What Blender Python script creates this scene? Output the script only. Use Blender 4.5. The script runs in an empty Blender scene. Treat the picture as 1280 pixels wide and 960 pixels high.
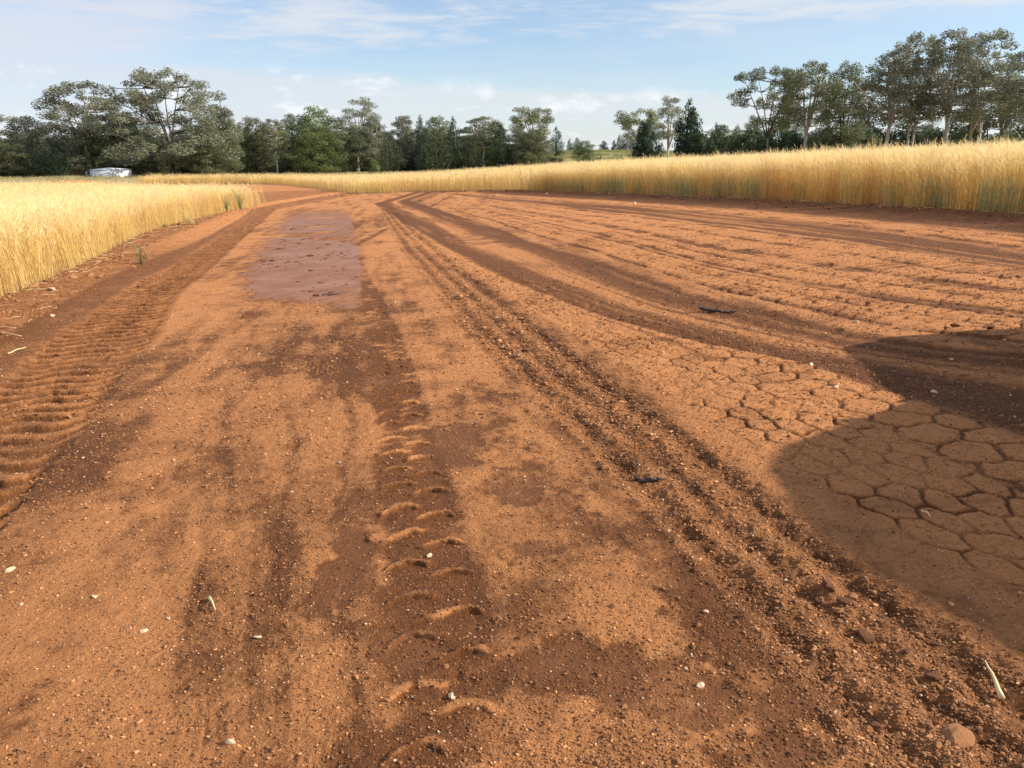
import bpy, math, random
import numpy as np
from mathutils import Matrix, Vector

# ------------------------------------------------------------------ camera
EYE = np.array([0.0, 0.0, 1.45])
PITCH = math.radians(16.08)
ROLL = math.radians(0.6)
FPX = 961.0                              # focal length in photo pixels (1280 wide)
cp, sp, cr, sr = math.cos(PITCH), math.sin(PITCH), math.cos(ROLL), math.sin(ROLL)
FWD = np.array([0, cp, -sp]); R0 = np.array([1.0, 0, 0]); U0 = np.array([0, sp, cp])
RGT = cr * R0 - sr * U0; UP = sr * R0 + cr * U0
scene = bpy.context.scene
cam_d = bpy.data.cameras.new('camera'); cam = bpy.data.objects.new('camera', cam_d)
scene.collection.objects.link(cam); scene.camera = cam
cam_d.sensor_width = 36.0; cam_d.lens = 36.0 * FPX / 1280.0
cam_d.clip_start = 0.05; cam_d.clip_end = 8000
cam.matrix_world = Matrix(((RGT[0], UP[0], -FWD[0], EYE[0]), (RGT[1], UP[1], -FWD[1], EYE[1]),
                           (RGT[2], UP[2], -FWD[2], EYE[2]), (0, 0, 0, 1)))
# ------------------------------------------------------------------ sun + sky
SUN_EL = math.radians(30.0); SUN_AZ = math.radians(96.0)     # azimuth from +Y towards +X
sun_d = bpy.data.lights.new('sun', 'SUN'); sun = bpy.data.objects.new('sun', sun_d)
scene.collection.objects.link(sun)
sun_d.energy = 5.0; sun_d.angle = math.radians(0.6); sun_d.color = (1.0, 0.93, 0.82)
sdir = Vector((math.cos(SUN_EL) * math.sin(SUN_AZ), math.cos(SUN_EL) * math.cos(SUN_AZ), math.sin(SUN_EL)))
sun.rotation_euler = sdir.to_track_quat('Z', 'Y').to_euler()
sun.location = (30, 0, 30)
scene.view_settings.view_transform = 'Standard'; scene.view_settings.look = 'None'
scene.view_settings.exposure = 0.56; scene.view_settings.gamma = 1.0
scene.view_settings.use_curve_mapping = False

world = bpy.data.worlds.new('World'); scene.world = world; world.use_nodes = True
class NT:
    def __init__(s, tree): s.t = tree; s.t.nodes.clear()
    def n(s, typ, **kw):
        nd = s.t.nodes.new(typ)
        for k, v in kw.items():
            if k.startswith('i_'): nd.inputs[k[2:].replace('_', ' ')].default_value = v
            else: setattr(nd, k, v)
        return nd
    def l(s, a, b): s.t.links.new(a, b)
    def math(s, op, a, b=None, c=None, clamp=False):
        nd = s.t.nodes.new('ShaderNodeMath'); nd.operation = op; nd.use_clamp = clamp
        for i, v in enumerate((a, b, c)):
            if v is None: continue
            if isinstance(v, (int, float)): nd.inputs[i].default_value = v
            else: s.l(v, nd.inputs[i])
        return nd.outputs[0]
    def mix(s, f, a, b, blend='MIX'):
        nd = s.t.nodes.new('ShaderNodeMix'); nd.data_type = 'RGBA'; nd.blend_type = blend; nd.clamp_factor = True
        for sock, v in ((nd.inputs[0], f), (nd.inputs[6], a), (nd.inputs[7], b)):
            if isinstance(v, (int, float)): sock.default_value = v
            elif isinstance(v, tuple): sock.default_value = v if len(v) == 4 else v + (1,)
            else: s.l(v, sock)
        return nd.outputs[2]
    def ss(s, x, lo, hi):
        nd = s.t.nodes.new('ShaderNodeMapRange'); nd.interpolation_type = 'SMOOTHSTEP'
        s.l(x, nd.inputs[0]); nd.inputs[1].default_value = lo; nd.inputs[2].default_value = hi
        return nd.outputs[0]
    def noise(s, vec, scale, detail=4, rough=0.55, dist=0.0):
        nd = s.t.nodes.new('ShaderNodeTexNoise'); nd.inputs['Scale'].default_value = scale
        nd.inputs['Detail'].default_value = detail; nd.inputs['Roughness'].default_value = rough
        nd.inputs['Distortion'].default_value = dist
        if vec is not None: s.l(vec, nd.inputs['Vector'])
        return nd.outputs[0]

def build_world():
    w = NT(world.node_tree)
    out = w.n('ShaderNodeOutputWorld'); bg = w.n('ShaderNodeBackground'); w.l(bg.outputs[0], out.inputs[0])
    sky = w.n('ShaderNodeTexSky', sky_type='NISHITA', sun_disc=False, sun_elevation=SUN_EL, sun_rotation=SUN_AZ,
              altitude=200, air_density=1.0, dust_density=0.6, ozone_density=1.5)
    tc = w.n('ShaderNodeTexCoord')
    sep = w.n('ShaderNodeSeparateXYZ'); w.l(tc.outputs['Generated'], sep.inputs[0])
    X, Y, Z = sep.outputs
    # stretched layers of thin cloud: streaks lie along the horizon
    mp = w.n('ShaderNodeMapping'); w.l(tc.outputs['Generated'], mp.inputs[0]); mp.inputs['Scale'].default_value = (1.0, 1.0, 7.0)
    mp.inputs['Rotation'].default_value = (0, math.radians(1.5), 0)
    n1 = w.noise(mp.outputs[0], 2.6, 7, 0.58, 0.3)
    n2 = w.noise(mp.outputs[0], 9.0, 6, 0.6, 0.4)
    mp2 = w.n('ShaderNodeMapping'); w.l(tc.outputs['Generated'], mp2.inputs[0]); mp2.inputs['Scale'].default_value = (1.0, 1.0, 2.6)
    n3 = w.noise(mp2.outputs[0], 14.0, 7, 0.62, 0.2)
    zw = w.math('ADD', Z, w.math('MULTIPLY', w.math('SUBTRACT', n1, 0.5), 0.05))
    zw = w.math('ADD', zw, w.math('MULTIPLY', w.math('SUBTRACT', n2, 0.5), 0.022))
    # cloud sheet over the left half sinks lower; a clear blue lane opens to the right
    zl = w.math('ADD', zw, w.math('MULTIPLY', X, -0.035))
    low = w.math('SUBTRACT', 1.0, w.ss(w.math('ADD', zw, w.math('MULTIPLY', X, 0.055)), 0.078, 0.104))
    high = w.ss(zl, 0.120, 0.150)
    high = w.math('MULTIPLY', high, w.math('ADD', 0.15, w.math('MULTIPLY', w.ss(w.math('ADD', w.math('MULTIPLY', n2, .6), w.math('MULTIPLY', n1, .4)), 0.40, 0.60), 0.70)))
    puff = w.math('MULTIPLY', w.ss(n3, 0.50, 0.66), w.math('MULTIPLY', low, 0.62))
    lowd = w.math('MULTIPLY', low, w.math('ADD', 0.60, w.math('MULTIPLY', w.ss(n1, 0.3, 0.7), 0.32)))
    left = w.ss(w.math('MULTIPLY', X, -1.0), 0.10, 0.52)
    leftd = w.math('MULTIPLY', left, w.math('ADD', .45, w.math('MULTIPLY', w.ss(n1, .35, .65), .4)))
    dens = w.math('MAXIMUM', w.math('MAXIMUM', w.math('MAXIMUM', lowd, high), leftd), w.math('MULTIPLY', w.ss(n1, .25, .7), .42))
    cloudcol = w.mix(left, (5.1, 5.35, 5.65, 1), (4.85, 4.95, 5.55, 1))
    blue = w.mix(1.0, sky.outputs[0], (0.94, 1.0, 1.10, 1), 'MULTIPLY')
    col = w.mix(dens, blue, cloudcol)
    col = w.mix(puff, col, (6.7, 6.85, 7.0, 1))
    w.l(col, bg.inputs[0]); bg.inputs[1].default_value = 0.105
build_world()

# ------------------------------------------------------------------ maths helpers
rng = np.random.default_rng(7)
def sstep(a, b, x):
    t = np.clip((x - a) / (b - a), 0, 1); return t * t * (3 - 2 * t)
def _hash(i, j, seed):
    n = (i.astype(np.int64) * 374761393 + j.astype(np.int64) * 668265263 + seed * 1442695041) & 0xffffffff
    n = ((n ^ (n >> 13)) * 1274126177) & 0xffffffff
    return ((n ^ (n >> 16)) & 0xffff) / 65535.0
def vnoise(x, y, seed=0):
    xi = np.floor(x); yi = np.floor(y); fx = x - xi; fy = y - yi
    fx = fx * fx * (3 - 2 * fx); fy = fy * fy * (3 - 2 * fy)
    a = _hash(xi, yi, seed); b = _hash(xi + 1, yi, seed); c = _hash(xi, yi + 1, seed); d = _hash(xi + 1, yi + 1, seed)
    return (a * (1 - fx) + b * fx) * (1 - fy) + (c * (1 - fx) + d * fx) * fy
def fbm(x, y, freq, octv=3, seed=0, gain=0.5):
    s = 0; amp = 1; tot = 0
    for o in range(octv):
        s = s + amp * vnoise(x * freq + 17.3 * o, y * freq - 9.1 * o, seed + o); tot += amp; amp *= gain; freq *= 2.03
    return s / tot                                           # 0..1
def zbase(x, y):
    x = np.asarray(x, float); y = np.asarray(y, float)
    z = 0.84 * np.tanh(x / 14.0) - 0.004 * np.clip(y, -50, 160)
    z = z + 3.9 * np.exp(-((x - 28) / 60.0) ** 2) * sstep(150, 255, y) - 0.5 * sstep(95, 150, y) * sstep(0, 30, x) * (1 - sstep(150, 200, y))
    z = z + 1.05 * sstep(112, 130, y + 14 * sstep(-54, -62, x)) * (1 - .6 * sstep(-5, 25, x))
    return z
def px_ray(px, py):
    d = FWD + RGT * ((px - 640.0) / FPX) - UP * ((py - 480.0) / FPX)
    return d
def p2w(px, py):
    """ground point seen at a photo pixel (2D)"""
    d = px_ray(px, py); t = 1.0; prev = t
    for i in range(4000):
        p = EYE + d * t
        if p[2] <= zbase(p[0], p[1]): break
        prev = t; t *= 1.01
        if t > 3000: break
    lo, hi = prev, t
    for i in range(40):
        m = (lo + hi) / 2; p = EYE + d * m
        if p[2] <= zbase(p[0], p[1]): hi = m
        else: lo = m
    p = EYE + d * hi
    return float(p[0]), float(p[1])
def at_depth(px, py, depth):
    d = px_ray(px, py); return EYE + d * (depth / d[1])

# ------------------------------------------------------------------ object helpers
COL = scene.collection
def mesh_np(name, V, F=None, quads=None, mat=None, smooth=False):
    """V (n,3); F list of face arrays with equal size"""
    me = bpy.data.meshes.new(name)
    V = np.asarray(V, np.float32); arrs = [np.asarray(f, np.int32) for f in (F or []) if len(f)]
    me.vertices.add(len(V)); me.vertices.foreach_set('co', V.ravel())
    if arrs:
        idx = np.concatenate([a.ravel() for a in arrs]); sizes = np.concatenate([np.full(len(a), a.shape[1], np.int32) for a in arrs])
        me.loops.add(len(idx)); me.loops.foreach_set('vertex_index', idx)
        starts = np.concatenate([[0], np.cumsum(sizes)[:-1]]).astype(np.int32)
        me.polygons.add(len(sizes)); me.polygons.foreach_set('loop_start', starts); me.polygons.foreach_set('loop_total', sizes)
        if smooth: me.polygons.foreach_set('use_smooth', np.ones(len(sizes), bool))
    me.update(calc_edges=True); 
    if mat: me.materials.append(mat)
    return me
def fattr(me, name, vals, dom='POINT', typ='FLOAT'):
    a = me.attributes.new(name, typ, dom)
    v = np.asarray(vals, np.float32)
    a.data.foreach_set({'FLOAT': 'value', 'FLOAT_VECTOR': 'vector', 'FLOAT_COLOR': 'color', 'INT': 'value'}[typ],
                       v.ravel() if typ != 'INT' else np.asarray(vals, np.int32).ravel())
def link(name, data, parent=None, loc=(0, 0, 0), rotz=0.0, scale=(1, 1, 1)):
    o = bpy.data.objects.new(name, data); COL.objects.link(o)
    o.location = loc; o.rotation_euler = (0, 0, rotz); o.scale = scale
    if parent: o.parent = parent
    return o
def tag(o, label=None, cat=None, group=None, kind=None):
    if label: o['label'] = label
    if cat: o['category'] = cat
    if group: o['group'] = group
    if kind: o['kind'] = kind
    return o
class MB:
    """collects simple shapes into one mesh"""
    def __init__(s): s.V = []; s.Q = []; s.T = []; s.n = 0
    def add(s, V, Q=(), T=()):
        s.V.append(np.asarray(V, float)); 
        if len(Q): s.Q.append(np.asarray(Q) + s.n)
        if len(T): s.T.append(np.asarray(T) + s.n)
        s.n += len(V)
    def tube(s, pts, rad, k=6, cap=True):
        pts = np.asarray(pts, float); n = len(pts); rad = np.broadcast_to(rad, n)
        tg = np.gradient(pts, axis=0); tg /= np.linalg.norm(tg, axis=1)[:, None] + 1e-9
        ref = np.array([0, 0, 1.0]) if abs(tg[0][2]) < 0.9 else np.array([1.0, 0, 0])
        a = np.cross(tg, ref); a /= np.linalg.norm(a, axis=1)[:, None] + 1e-9; b = np.cross(tg, a)
        th = np.arange(k) / k * 2 * np.pi
        V = pts[:, None] + rad[:, None, None] * (np.cos(th)[None, :, None] * a[:, None] + np.sin(th)[None, :, None] * b[:, None])
        V = V.reshape(-1, 3); i = np.arange(n - 1)[:, None] * k; j = np.arange(k)[None]; jn = (j + 1) % k
        Q = np.stack([i + j, i + jn, i + k + jn, i + k + j], -1).reshape(-1, 4)
        T = []
        if cap:
            V = np.vstack([V, pts[0], pts[-1]])
            T = [(n * k, (q + 1) % k, q) for q in range(k)] + [(n * k + 1, (n - 1) * k + q, (n - 1) * k + (q + 1) % k) for q in range(k)]
        s.add(V, Q, T)
    def box(s, c, size, rotz=0.0):
        c = np.asarray(c, float); h = np.asarray(size, float) / 2
        V = np.array([(x, y, z) for z in (-1, 1) for y in (-1, 1) for x in (-1, 1)]) * h
        ca, sa = math.cos(rotz), math.sin(rotz); R = np.array([[ca, -sa, 0], [sa, ca, 0], [0, 0, 1]])
        s.add(V @ R.T + c, [(0, 2, 3, 1), (4, 5, 7, 6), (0, 1, 5, 4), (2, 6, 7, 3), (0, 4, 6, 2), (1, 3, 7, 5)])
    def mesh(s, name, mat, smooth=False):
        return mesh_np(name, np.vstack(s.V), [np.vstack(s.Q) if s.Q else [], np.vstack(s.T) if s.T else []], mat=mat, smooth=smooth)
    def build(s, name, mat, parent=None, smooth=False, **kw):
        return link(name, s.mesh(name, mat, smooth), parent, **kw)

# ------------------------------------------------------------------ materials
def newmat(name):
    m = bpy.data.materials.new(name); m.use_nodes = True; t = NT(m.node_tree)
    out = t.n('ShaderNodeOutputMaterial'); b = t.n('ShaderNodeBsdfPrincipled'); t.l(b.outputs[0], out.inputs[0])
    return m, t, b, out
def attr(t, name): return t.n('ShaderNodeAttribute', attribute_name=name)
def simple(name, col, rough=0.6, metal=0.0, nscale=0, namp=0.2, bump=0.0, coat=0.0):
    m, t, b, out = newmat(name)
    b.inputs['Roughness'].default_value = rough; b.inputs['Metallic'].default_value = metal
    b.inputs['Coat Weight'].default_value = coat
    if nscale:
        tc = t.n('ShaderNodeTexCoord'); n = t.noise(tc.outputs['Object'], nscale, 5, 0.6)
        lo = tuple(c * (1 - namp) for c in col) + (1,); hi = tuple(min(1, c * (1 + namp)) for c in col) + (1,)
        t.l(t.mix(n, lo, hi), b.inputs['Base Color'])
        if bump:
            bp = t.n('ShaderNodeBump'); bp.inputs['Strength'].default_value = bump; bp.inputs['Distance'].default_value = 0.02
            t.l(n, bp.inputs['Height']); t.l(bp.outputs[0], b.inputs['Normal'])
    else: b.inputs['Base Color'].default_value = tuple(col) + (1,)
    return m

DRY = (0.57, 0.240, 0.084); DAMP_SHADE = (0.165, 0.058, 0.0155); WETC = (0.30, 0.124, 0.058)
def soil_material():
    m, t, b, out = newmat('red_soil')
    g = t.n('ShaderNodeNewGeometry'); P = g.outputs['Position']
    damp_shade = attr(t, 'damp_shade').outputs['Fac']; wet = attr(t, 'wet').outputs['Fac']; loose = attr(t, 'loose').outputs['Fac']
    nf = t.noise(P, 170, 4, 0.75); nm = t.noise(P, 58, 5, 0.7); nk = t.noise(P, 21, 4, 0.65); nl = t.noise(P, 8, 6, 0.66); nx = t.noise(P, 1.6, 4, 0.6)
    # damp soil and painted groove shade are darker; the edge is broken up by grain
    d = t.math('ADD', damp_shade, t.math('MULTIPLY', t.math('SUBTRACT', t.math('ADD', t.math('MULTIPLY', nm, .5), t.math('MULTIPLY', nk, .5)), 0.5), 2.7))
    d = t.math('ADD', d, t.math('MULTIPLY', t.math('SUBTRACT', nl, 0.5), 0.75))
    d = t.ss(d, 0.08, 0.92)
    dry = t.mix(nx, (DRY[0] * .92, DRY[1] * .88, DRY[2] * .85, 1), (DRY[0] * 1.06, DRY[1] * 1.08, DRY[2] * 1.12, 1))
    col = t.mix(d, dry, DAMP_SHADE + (1,))
    gsum = t.math('ADD', t.math('MULTIPLY', t.ss(nf, .3, .7), .36), t.math('ADD', t.math('MULTIPLY', t.ss(nm, .3, .7), .36), t.math('MULTIPLY', t.ss(nk, .3, .7), .28)))
    grain = t.math('ADD', 0.48, t.math('MULTIPLY', gsum, 1.04))
    grain = t.mix(wet, grain, (0.98, 0.98, 0.98, 1))
    col = t.mix(1.0, col, grain, 'MULTIPLY')
    # pale quartz grit, sparse
    vo = t.n('ShaderNodeTexVoronoi'); vo.inputs['Scale'].default_value = 85; t.l(P, vo.inputs['Vector'])
    sepc = t.n('ShaderNodeSeparateColor'); t.l(vo.outputs['Color'], sepc.inputs[0])
    grit = t.math('MULTIPLY', t.math('LESS_THAN', vo.outputs['Distance'], 0.22), t.math('GREATER_THAN', sepc.outputs[0], 0.90))
    grit = t.math('MULTIPLY', grit, t.math('SUBTRACT', 1.0, wet, clamp=True))
    col = t.mix(t.math('MULTIPLY', grit, 0.6), col, (0.62, 0.40, 0.24, 1))
    wsm = t.ss(wet, 0.25, 0.75)
    col = t.mix(t.math('MULTIPLY', wsm, 0.85), col, t.mix(t.ss(nx, .30, .70), (WETC[0] * .84, WETC[1] * .82, WETC[2] * .80, 1), (WETC[0] * 1.12, WETC[1] * 1.12, WETC[2] * 1.1, 1)))
    t.l(col, b.inputs['Base Color'])
    rough = t.math('SUBTRACT', 0.92, t.math('MULTIPLY', wsm, t.math('ADD', .30, t.math('MULTIPLY', t.ss(nx, .3, .7), .18))))
    rough = t.math('SUBTRACT', rough, t.math('MULTIPLY', d, 0.08))
    t.l(rough, b.inputs['Roughness'])
    t.l(t.math('SUBTRACT', .25, t.math('MULTIPLY', wsm, .10)), b.inputs['Specular IOR Level'])
    hgt = t.math('ADD', t.math('MULTIPLY', nm, 1.0), t.math('MULTIPLY', nf, 0.45))
    amp = t.math('ADD', 0.018, t.math('MULTIPLY', loose, 0.030))
    amp = t.math('MULTIPLY', amp, t.math('SUBTRACT', 1.02, wsm, clamp=True))
    bp = t.n('ShaderNodeBump'); bp.inputs['Strength'].default_value = 0.9; bp.inputs['Distance'].default_value = 1.0
    t.l(t.math('MULTIPLY', hgt, amp), bp.inputs['Height']); t.l(bp.outputs[0], b.inputs['Normal'])
    return m
def field_material():
    """ground away from the track: brown soil under the crop, dry and green grass beyond"""
    m, t, b, out = newmat('paddock_ground')
    g = t.n('ShaderNodeNewGeometry'); P = g.outputs['Position']
    gr = attr(t, 'grass').outputs['Fac']; green = attr(t, 'green').outputs['Fac']
    n1 = t.noise(P, 0.35, 6, 0.65); n2 = t.noise(P, 6, 6, 0.7)
    soil = t.mix(n2, (0.16, 0.075, 0.035, 1), (0.30, 0.16, 0.085, 1))
    dryg = t.mix(n1, (0.27, 0.215, 0.105, 1), (0.44, 0.35, 0.18, 1))
    grn = t.mix(n1, (0.22, 0.20, 0.075, 1), (0.36, 0.31, 0.13, 1))
    gcol = t.mix(green, dryg, grn)
    gcol = t.mix(1.0, gcol, t.mix(n2, (0.7, 0.7, 0.7, 1), (1.15, 1.15, 1.15, 1)), 'MULTIPLY')
    t.l(t.mix(gr, soil, gcol), b.inputs['Base Color']); b.inputs['Roughness'].default_value = 0.95
    b.inputs['Specular IOR Level'].default_value = 0.2
    bp = t.n('ShaderNodeBump'); bp.inputs['Strength'].default_value = 0.7; bp.inputs['Distance'].default_value = 0.06
    t.l(n2, bp.inputs['Height']); t.l(bp.outputs[0], b.inputs['Normal'])
    return m
def plant_material(name, trans=0.35, rough=0.55, vary=0.25):
    """colour comes from the plant's own colour attribute, varied a little from plant to plant"""
    m, t, b, out = newmat(name)
    c = attr(t, 'Col').outputs['Color']; oi = t.n('ShaderNodeObjectInfo')
    f = t.math('ADD', 1 - vary / 2, t.math('MULTIPLY', oi.outputs['Random'], vary))
    hs = t.n('ShaderNodeHueSaturation'); t.l(c, hs.inputs['Color']); t.l(f, hs.inputs['Value'])
    t.l(t.math('ADD', 0.49, t.math('MULTIPLY', oi.outputs['Random'], 0.02)), hs.inputs['Hue'])
    t.l(hs.outputs[0], b.inputs['Base Color']); b.inputs['Roughness'].default_value = rough
    b.inputs['Specular IOR Level'].default_value = 0.3
    tr = t.n('ShaderNodeBsdfTranslucent'); t.l(hs.outputs[0], tr.inputs['Color'])
    mx = t.n('ShaderNodeMixShader'); mx.inputs[0].default_value = trans
    t.l(b.outputs[0], mx.inputs[1]); t.l(tr.outputs[0], mx.inputs[2]); t.l(mx.outputs[0], out.inputs[0])
    return m
M_SOIL = soil_material(); M_FIELD = field_material()
M_WHEAT = plant_material('ripe_straw', 0.45, 0.5, 0.22)
M_LEAF = plant_material('tree_leaves', 0.38, 0.5, 0.30)
M_GRASS = plant_material('grass_blades', 0.35, 0.6, 0.35)
M_BARK = simple('gum_bark', (0.40, 0.35, 0.30), 0.85, nscale=3, namp=0.45, bump=0.4)
M_BARKD = simple('dark_bark', (0.085, 0.065, 0.05), 0.9, nscale=4, namp=0.4, bump=0.4)
M_STICK = simple('wet_bark', (0.075, 0.048, 0.034), 0.6, nscale=60, namp=0.6, bump=0.5)
M_PEB = simple('quartz_pebble', (0.60, 0.41, 0.26), 0.6, nscale=40, namp=0.3, bump=0.2)
M_CLOD = simple('soil_clod', (0.40, 0.175, 0.066), 0.95, nscale=80, namp=0.4, bump=0.6)
M_CLODD = simple('dark_soil_clod', (0.17, 0.062, 0.022), 0.95, nscale=80, namp=0.4, bump=0.6)
M_CLODP = simple('dry_soil_crumb', (0.60, 0.285, 0.115), 0.95, nscale=80, namp=0.3)
M_STRAW = simple('dry_straw', (0.72, 0.55, 0.28), 0.5, nscale=30, namp=0.15)

# ------------------------------------------------------------------ layout in plan
LEFT_EDGE = [p2w(*p) for p in ((-60, 418), (0, 382), (56, 359), (140, 318), (175, 297), (225, 281), (278, 268), (309, 261))]
_cx, _cy = LEFT_EDGE[-1]
LEFT_EDGE.append((_cx - 0.4, _cy + 3.5))
LEFT_FIELD = [(-30, -4), (LEFT_EDGE[0][0] + 0.8, -4)] + LEFT_EDGE + [(_cx - 3, _cy + 7), (_cx - 14, _cy + 21), (_cx - 32, _cy + 36), (_cx - 62, _cy + 44), (-95, _cy + 46), (-60, 20)]
RB_PX = ((1400, 278), (1280, 270), (1140, 261), (1000, 253.5), (800, 243.5), (640, 237.5), (525, 239), (462, 242), (435, 240.5), (407, 236), (357, 231), (300, 229.5))
RIGHT_EDGE = [p2w(*p) for p in RB_PX]
_fx, _fy = RIGHT_EDGE[-1]
FAR_EDGE = [(_fx - 9, _fy - .5), (_fx - 15, _fy - .5)]
RIGHT_FIELD = [(30, -4), (RIGHT_EDGE[0][0] + 2.0, -4), (RIGHT_EDGE[0][0] + 0.8, 4)] + RIGHT_EDGE + FAR_EDGE + \
              [(_fx - 15, _fy + 5), (_fx + 8, _fy + 3), (-22, 113), (-8, 109), (10, 101), (22, 88), (36, 60), (44, 40), (44, -4)]
ROAD = [(LEFT_EDGE[0][0] + 0.8, -60), (LEFT_EDGE[0][0] + 0.8, -4)] + LEFT_FIELD[2:-1] + [(_fx - 70, _fy - 16), (_fx - 40, _fy - 8)] + FAR_EDGE[::-1] + RIGHT_EDGE[::-1] + \
       [(RIGHT_EDGE[0][0] + 0.8, 4), (RIGHT_EDGE[0][0] + 2.0, -4), (RIGHT_EDGE[0][0] + 2.0, -60)]
def inpoly(x, y, poly):
    c = np.zeros(np.shape(x), bool); n = len(poly)
    for i in range(n):
        x1, y1 = poly[i]; x2, y2 = poly[(i + 1) % n]
        if y1 == y2: continue
        k = ((y1 > y) != (y2 > y)) & (x < (x2 - x1) * (y - y1) / (y2 - y1) + x1)
        c ^= k
    return c
def segdist(x, y, poly):
    d = np.full(np.shape(x), 1e9)
    for (x1, y1), (x2, y2) in zip(poly[:-1], poly[1:]):
        vx, vy = x2 - x1, y2 - y1; L = vx * vx + vy * vy + 1e-9
        t = np.clip(((x - x1) * vx + (y - y1) * vy) / L, 0, 1)
        d = np.minimum(d, np.hypot(x - x1 - t * vx, y - y1 - t * vy))
    return d

# ------------------------------------------------------------------ wheel tracks in plan (left and right border of each band)
class Band:
    def __init__(s, left, right, ext=True):
        s.l = s.curve(left); s.r = s.curve(right)
    def curve(s, px):
        pts = sorted([p2w(*p) for p in px], key=lambda q: q[1])
        xs = [p[0] for p in pts]; ys = [p[1] for p in pts]
        m = (xs[1] - xs[0]) / max(ys[1] - ys[0], .05); ys = [ys[0] - 4] + ys; xs = [xs[0] - 4 * m] + xs
        m = (xs[-1] - xs[-2]) / max(ys[-1] - ys[-2], .05); ys.append(ys[-1] + 8); xs.append(xs[-1] + 8 * m)
        yy = np.linspace(ys[0], ys[-1], 400); xx = np.interp(yy, ys, xs)
        k = 15; ker = np.hanning(k + 2)[1:-1]; ker /= ker.sum()
        xx = np.convolve(np.pad(xx, k // 2, mode='reflect', reflect_type='odd'), ker, 'valid')
        return yy, xx
    def uv(s, x, y, wob=0.0):
        """u: 0..1 across, w: width, sarc: distance along"""
        xl = np.interp(y, *s.l); xr = np.interp(y, *s.r); w = np.maximum(xr - xl, .02)
        yc = s.l[0]; xc = (s.l[1] + np.interp(yc, *s.r)) / 2
        S = np.concatenate([[0], np.cumsum(np.hypot(np.diff(yc), np.diff(xc)))])
        slope = np.interp(y, yc, np.gradient(xc, yc)); co = 1 / np.sqrt(1 + slope ** 2)
        u = (x - xl) / w
        tl = (u - .5) * w * co                      # true lateral offset
        return u, w * co, np.interp(y, yc, S) + tl * slope * co
def bandmask(u, soft=0.12): return sstep(-soft, soft, u) * (1 - sstep(1 - soft, 1 + soft, u))

B_A = Band(((-140, 640), (-80, 560), (-20, 500), (50, 432), (120, 388), (165, 355), (215, 332), (265, 300), (310, 270)),
           ((10, 640), (70, 565), (110, 525), (150, 465), (190, 420), (222, 365), (262, 335), (300, 300), (332, 272)))
B_B = Band(((470, 960), (478, 860), (476, 700), (470, 600), (468, 520), (462, 440), (450, 385)),
           ((650, 960), (625, 860), (602, 740), (572, 640), (545, 560), (522, 480), (500, 420), (482, 385)))
B_C = Band(((1072, 939), (979, 835), (890, 741), (812, 647), (760, 595), (700, 530), (640, 470), (590, 420), (540, 360), (500, 310), (478, 270)),
           ((1330, 880), (1240, 820), (1060, 700), (930, 590), (850, 528), (760, 470), (680, 410), (605, 355), (545, 310), (505, 275)))
B_T = Band(((585, 480), (632, 540), (700, 620), (762, 700)), ((608, 480), (660, 540), (735, 620), (803, 700)))
B_D1 = Band(((1330, 640), (1130, 545), (1010, 492), (900, 452), (850, 430), (740, 395), (640, 355)), ((1420, 585), (1190, 514), (1080, 478), (1000, 450), (930, 431), (790, 392), (660, 345)))
B_D2 = Band(((1400, 800), (1180, 690), (1000, 590), (900, 530), (800, 470), (720, 420), (640, 375)), ((1320, 638), (1125, 547), (1005, 494), (890, 452), (840, 430), (730, 393), (650, 358)))
B_E = Band(((1420, 585), (1180, 510), (1000, 450), (880, 430), (760, 398), (640, 352), (560, 310), (510, 280), (480, 262)),
           ((1420, 452), (1160, 434), (1000, 400), (870, 368), (760, 330), (660, 300), (580, 272), (530, 256)))
B_F1 = Band(((1420, 440), (1160, 415), (1000, 385), (870, 352), (760, 318), (660, 290), (580, 265)), ((1420, 412), (1160, 382), (1000, 356), (870, 328), (760, 300), (660, 277), (585, 259)))
B_F2 = Band(((1420, 405), (1160, 376), (1000, 350), (870, 324), (760, 296), (660, 274)), ((1420, 380), (1160, 352), (1000, 328), (870, 306), (760, 284), (660, 267)))
B_F3 = Band(((1420, 376), (1160, 349), (1000, 325), (870, 304), (760, 282), (660, 265)), ((1420, 356), (1280, 337), (1100, 309), (950, 289), (800, 271), (680, 258)))
B_F4 = Band(((1420, 325), (1280, 309), (1100, 285), (950, 270), (800, 257.5), (680, 249)), ((1420, 309), (1280, 295), (1140, 281), (1000, 269), (800, 254.5), (660, 245)))
B_G = Band(((1420, 352), (1280, 334), (1100, 306), (950, 286), (800, 268), (680, 256), (600, 247)), ((1420, 328), (1280, 311), (1100, 287), (950, 272), (800, 259), (680, 250), (600, 244)))
B_H = Band(((1420, 306), (1280, 292), (1140, 279), (1000, 267), (800, 253), (640, 243.5)), ((1420, 280), (1280, 270), (1140, 261), (1000, 253.5), (800, 243.5), (640, 237.5)))
B_W = Band(((305, 350), (322, 312), (348, 276), (366, 256), (372, 248)), ((458, 376), (456, 340), (448, 300), (440, 265), (425, 250)))
B_M = Band(((190, 960), (240, 700), (240, 520), (290, 400)), ((460, 960), (440, 700), (455, 520), (440, 400)))
SHOULDER = [p2w(*p) for p in ((-90, 495), (-40, 462), (0, 437), (31, 420), (62, 401), (131, 357), (175, 336), (222, 316), (262, 296), (300, 275), (318, 261))]
SHOULDER = [(SHOULDER[0][0] - 0.2, -6)] + SHOULDER + [(SHOULDER[-1][0] - .2, SHOULDER[-1][1] + 6)]
_sy = np.array([p[1] for p in SHOULDER]); _sx = np.array([p[0] for p in SHOULDER])
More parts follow.
